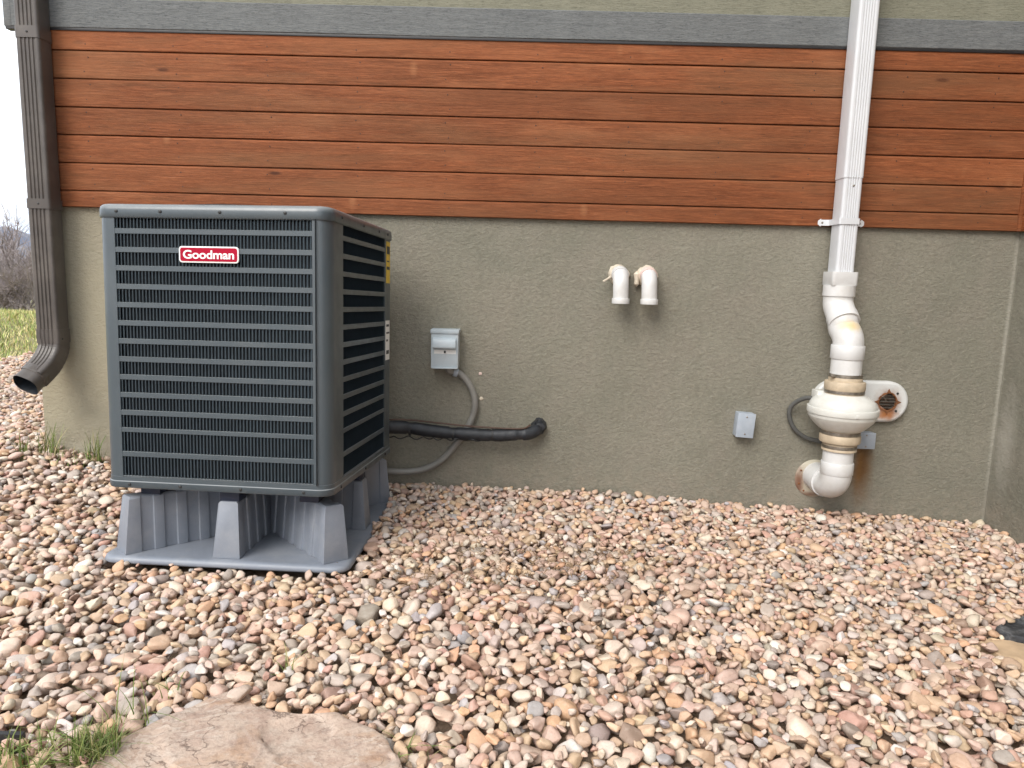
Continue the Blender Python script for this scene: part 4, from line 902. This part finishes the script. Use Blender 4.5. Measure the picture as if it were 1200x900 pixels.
# ------------------------------------------------------------------ scrub, mountain, haze
def bush_mesh(seed):
    r = random.Random(seed); mb = MB()
    def seg(p, q, a, b):
        t = (q-p).normalized(); u = t.orthogonal().normalized(); w = t.cross(u)
        mb.loft([[tuple(c+(u*math.cos(k*2.094)+w*math.sin(k*2.094))*e) for k in range(3)] for c, e in ((p, a), (q, b))], True, False, False)
    def grow(p, d, L, rd, lev):
        n = 3; q = p
        for k in range(n):
            d = (d+Vector((r.gauss(0, .16), r.gauss(0, .16), r.gauss(.04, .1)))).normalized(); e = q+d*L/n; seg(q, e, rd*(1-k*.2), rd*(1-(k+1)*.2)); q = e
            if lev < 3:
                for _ in range(r.choice((1, 2, 2, 3)) if lev else 2):
                    nd = (d+Vector((r.gauss(0, .55), r.gauss(0, .55), r.gauss(.15, .3)))).normalized(); grow(q, nd, L*r.uniform(.45, .7), rd*.55, lev+1)
    for _ in range(9):
        a = r.uniform(0, 6.28); grow(Vector((r.gauss(0, .18), r.gauss(0, .18), -.1)), Vector((math.cos(a)*.35, math.sin(a)*.35, 1)).normalized(), r.uniform(.6, .95), r.uniform(.012, .022), 0)
    return mb
bm_ = [bush_mesh(s).build('bare_bush', TWIG, None, smooth=None) for s in (1, 2, 3)]
spots = [(-6.7, 6.9, 1.0), (-7.6, 7.3, 1.1), (-6.0, 7.6, 1.0), (-7.0, 8.2, 1.25), (-8.2, 8.6, 1.3), (-6.3, 9.0, 1.2), (-7.6, 9.9, 1.35), (-9.3, 9.6, 1.4), (-5.2, 8.3, 1.1), (-8.6, 11.2, 1.5), (-10.2, 11.0, 1.5), (-6.6, 11.0, 1.4), (-8.7, 7.4, 1.1), (-9.8, 8.3, 1.2), (-4.2, 8.8, 1.1), (-11.2, 9.2, 1.2), (-9.3, 13, 1.6), (-7.4, 12.6, 1.5), (-5.5, 10.5, 1.3)]
for i, (x, y, s) in enumerate(spots):
    o = bm_[i] if i < 3 else bpy.data.objects.new('bare_bush', bm_[i % 3].data)
    if i >= 3: COL.objects.link(o)
    o.location = (x, y, float(gzf(x, y))-.06); o.rotation_euler = (0, 0, i*1.7); o.scale = (s*.95, s*.95, s*.80)
    tag(o, 'leafless grey-brown scrub bush in the thicket beyond the lawn', 'bush', 'bare bushes beyond the lawn')
u = np.linspace(-1750, -250, 110); wv = np.linspace(800, 2300, 90); UX, WY = np.meshgrid(u, wv)
pk = np.zeros_like(UX)
for cx, cy, hgt, sx, sy in ((-1120, 1350, 62, 200, 200), (-1500, 1500, 70, 260, 260), (-640, 1500, 34, 170, 200), (-420, 1500, 30, 200, 220)): pk = np.maximum(pk, hgt*np.exp(-((UX-cx)/sx)**2-((WY-cy)/sy)**2))
pk = np.maximum(pk, 63*np.exp(-np.where(UX > -898, (UX+898)/66, (UX+898)/220)**2-((WY-1290)/170)**2))
nzv = np.array([noise.fractal(Vector((float(a)/130, float(b)/130, 0)), 1., 2., 5) for a, b in zip(UX.ravel(), WY.ravel())]).reshape(UX.shape)
MT = Mat('mountain_scrub'); MT.set(MT.mix(MT.ramp(MT.noise(.02, det=8), (.4, 0), (.6, 1)), (.10, .085, .075), (.20, .17, .13)), .95, spec=.1)
tag(gridmesh('mountain', UX, WY, pk*(1+.13*nzv)+nzv*1.5-4.2, MT.m), 'distant bluish mountain ridge beyond the bare scrub', kind='structure')
hz = MB().box(-1900, 900, -300, 2500, -8, 95).build('haze', None, None, smooth=None)
hm = bpy.data.materials.new('haze'); hm.use_nodes = True; t = hm.node_tree; t.nodes.remove(t.nodes['Principled BSDF'])
pv = t.nodes.new('ShaderNodeVolumePrincipled'); pv.inputs['Color'].default_value = (.50, .66, 1.0, 1); pv.inputs['Density'].default_value = .00022
t.links.new(pv.outputs[0], t.nodes['Material Output'].inputs['Volume']); hz.data.materials.append(hm); tag(hz, kind='stuff')
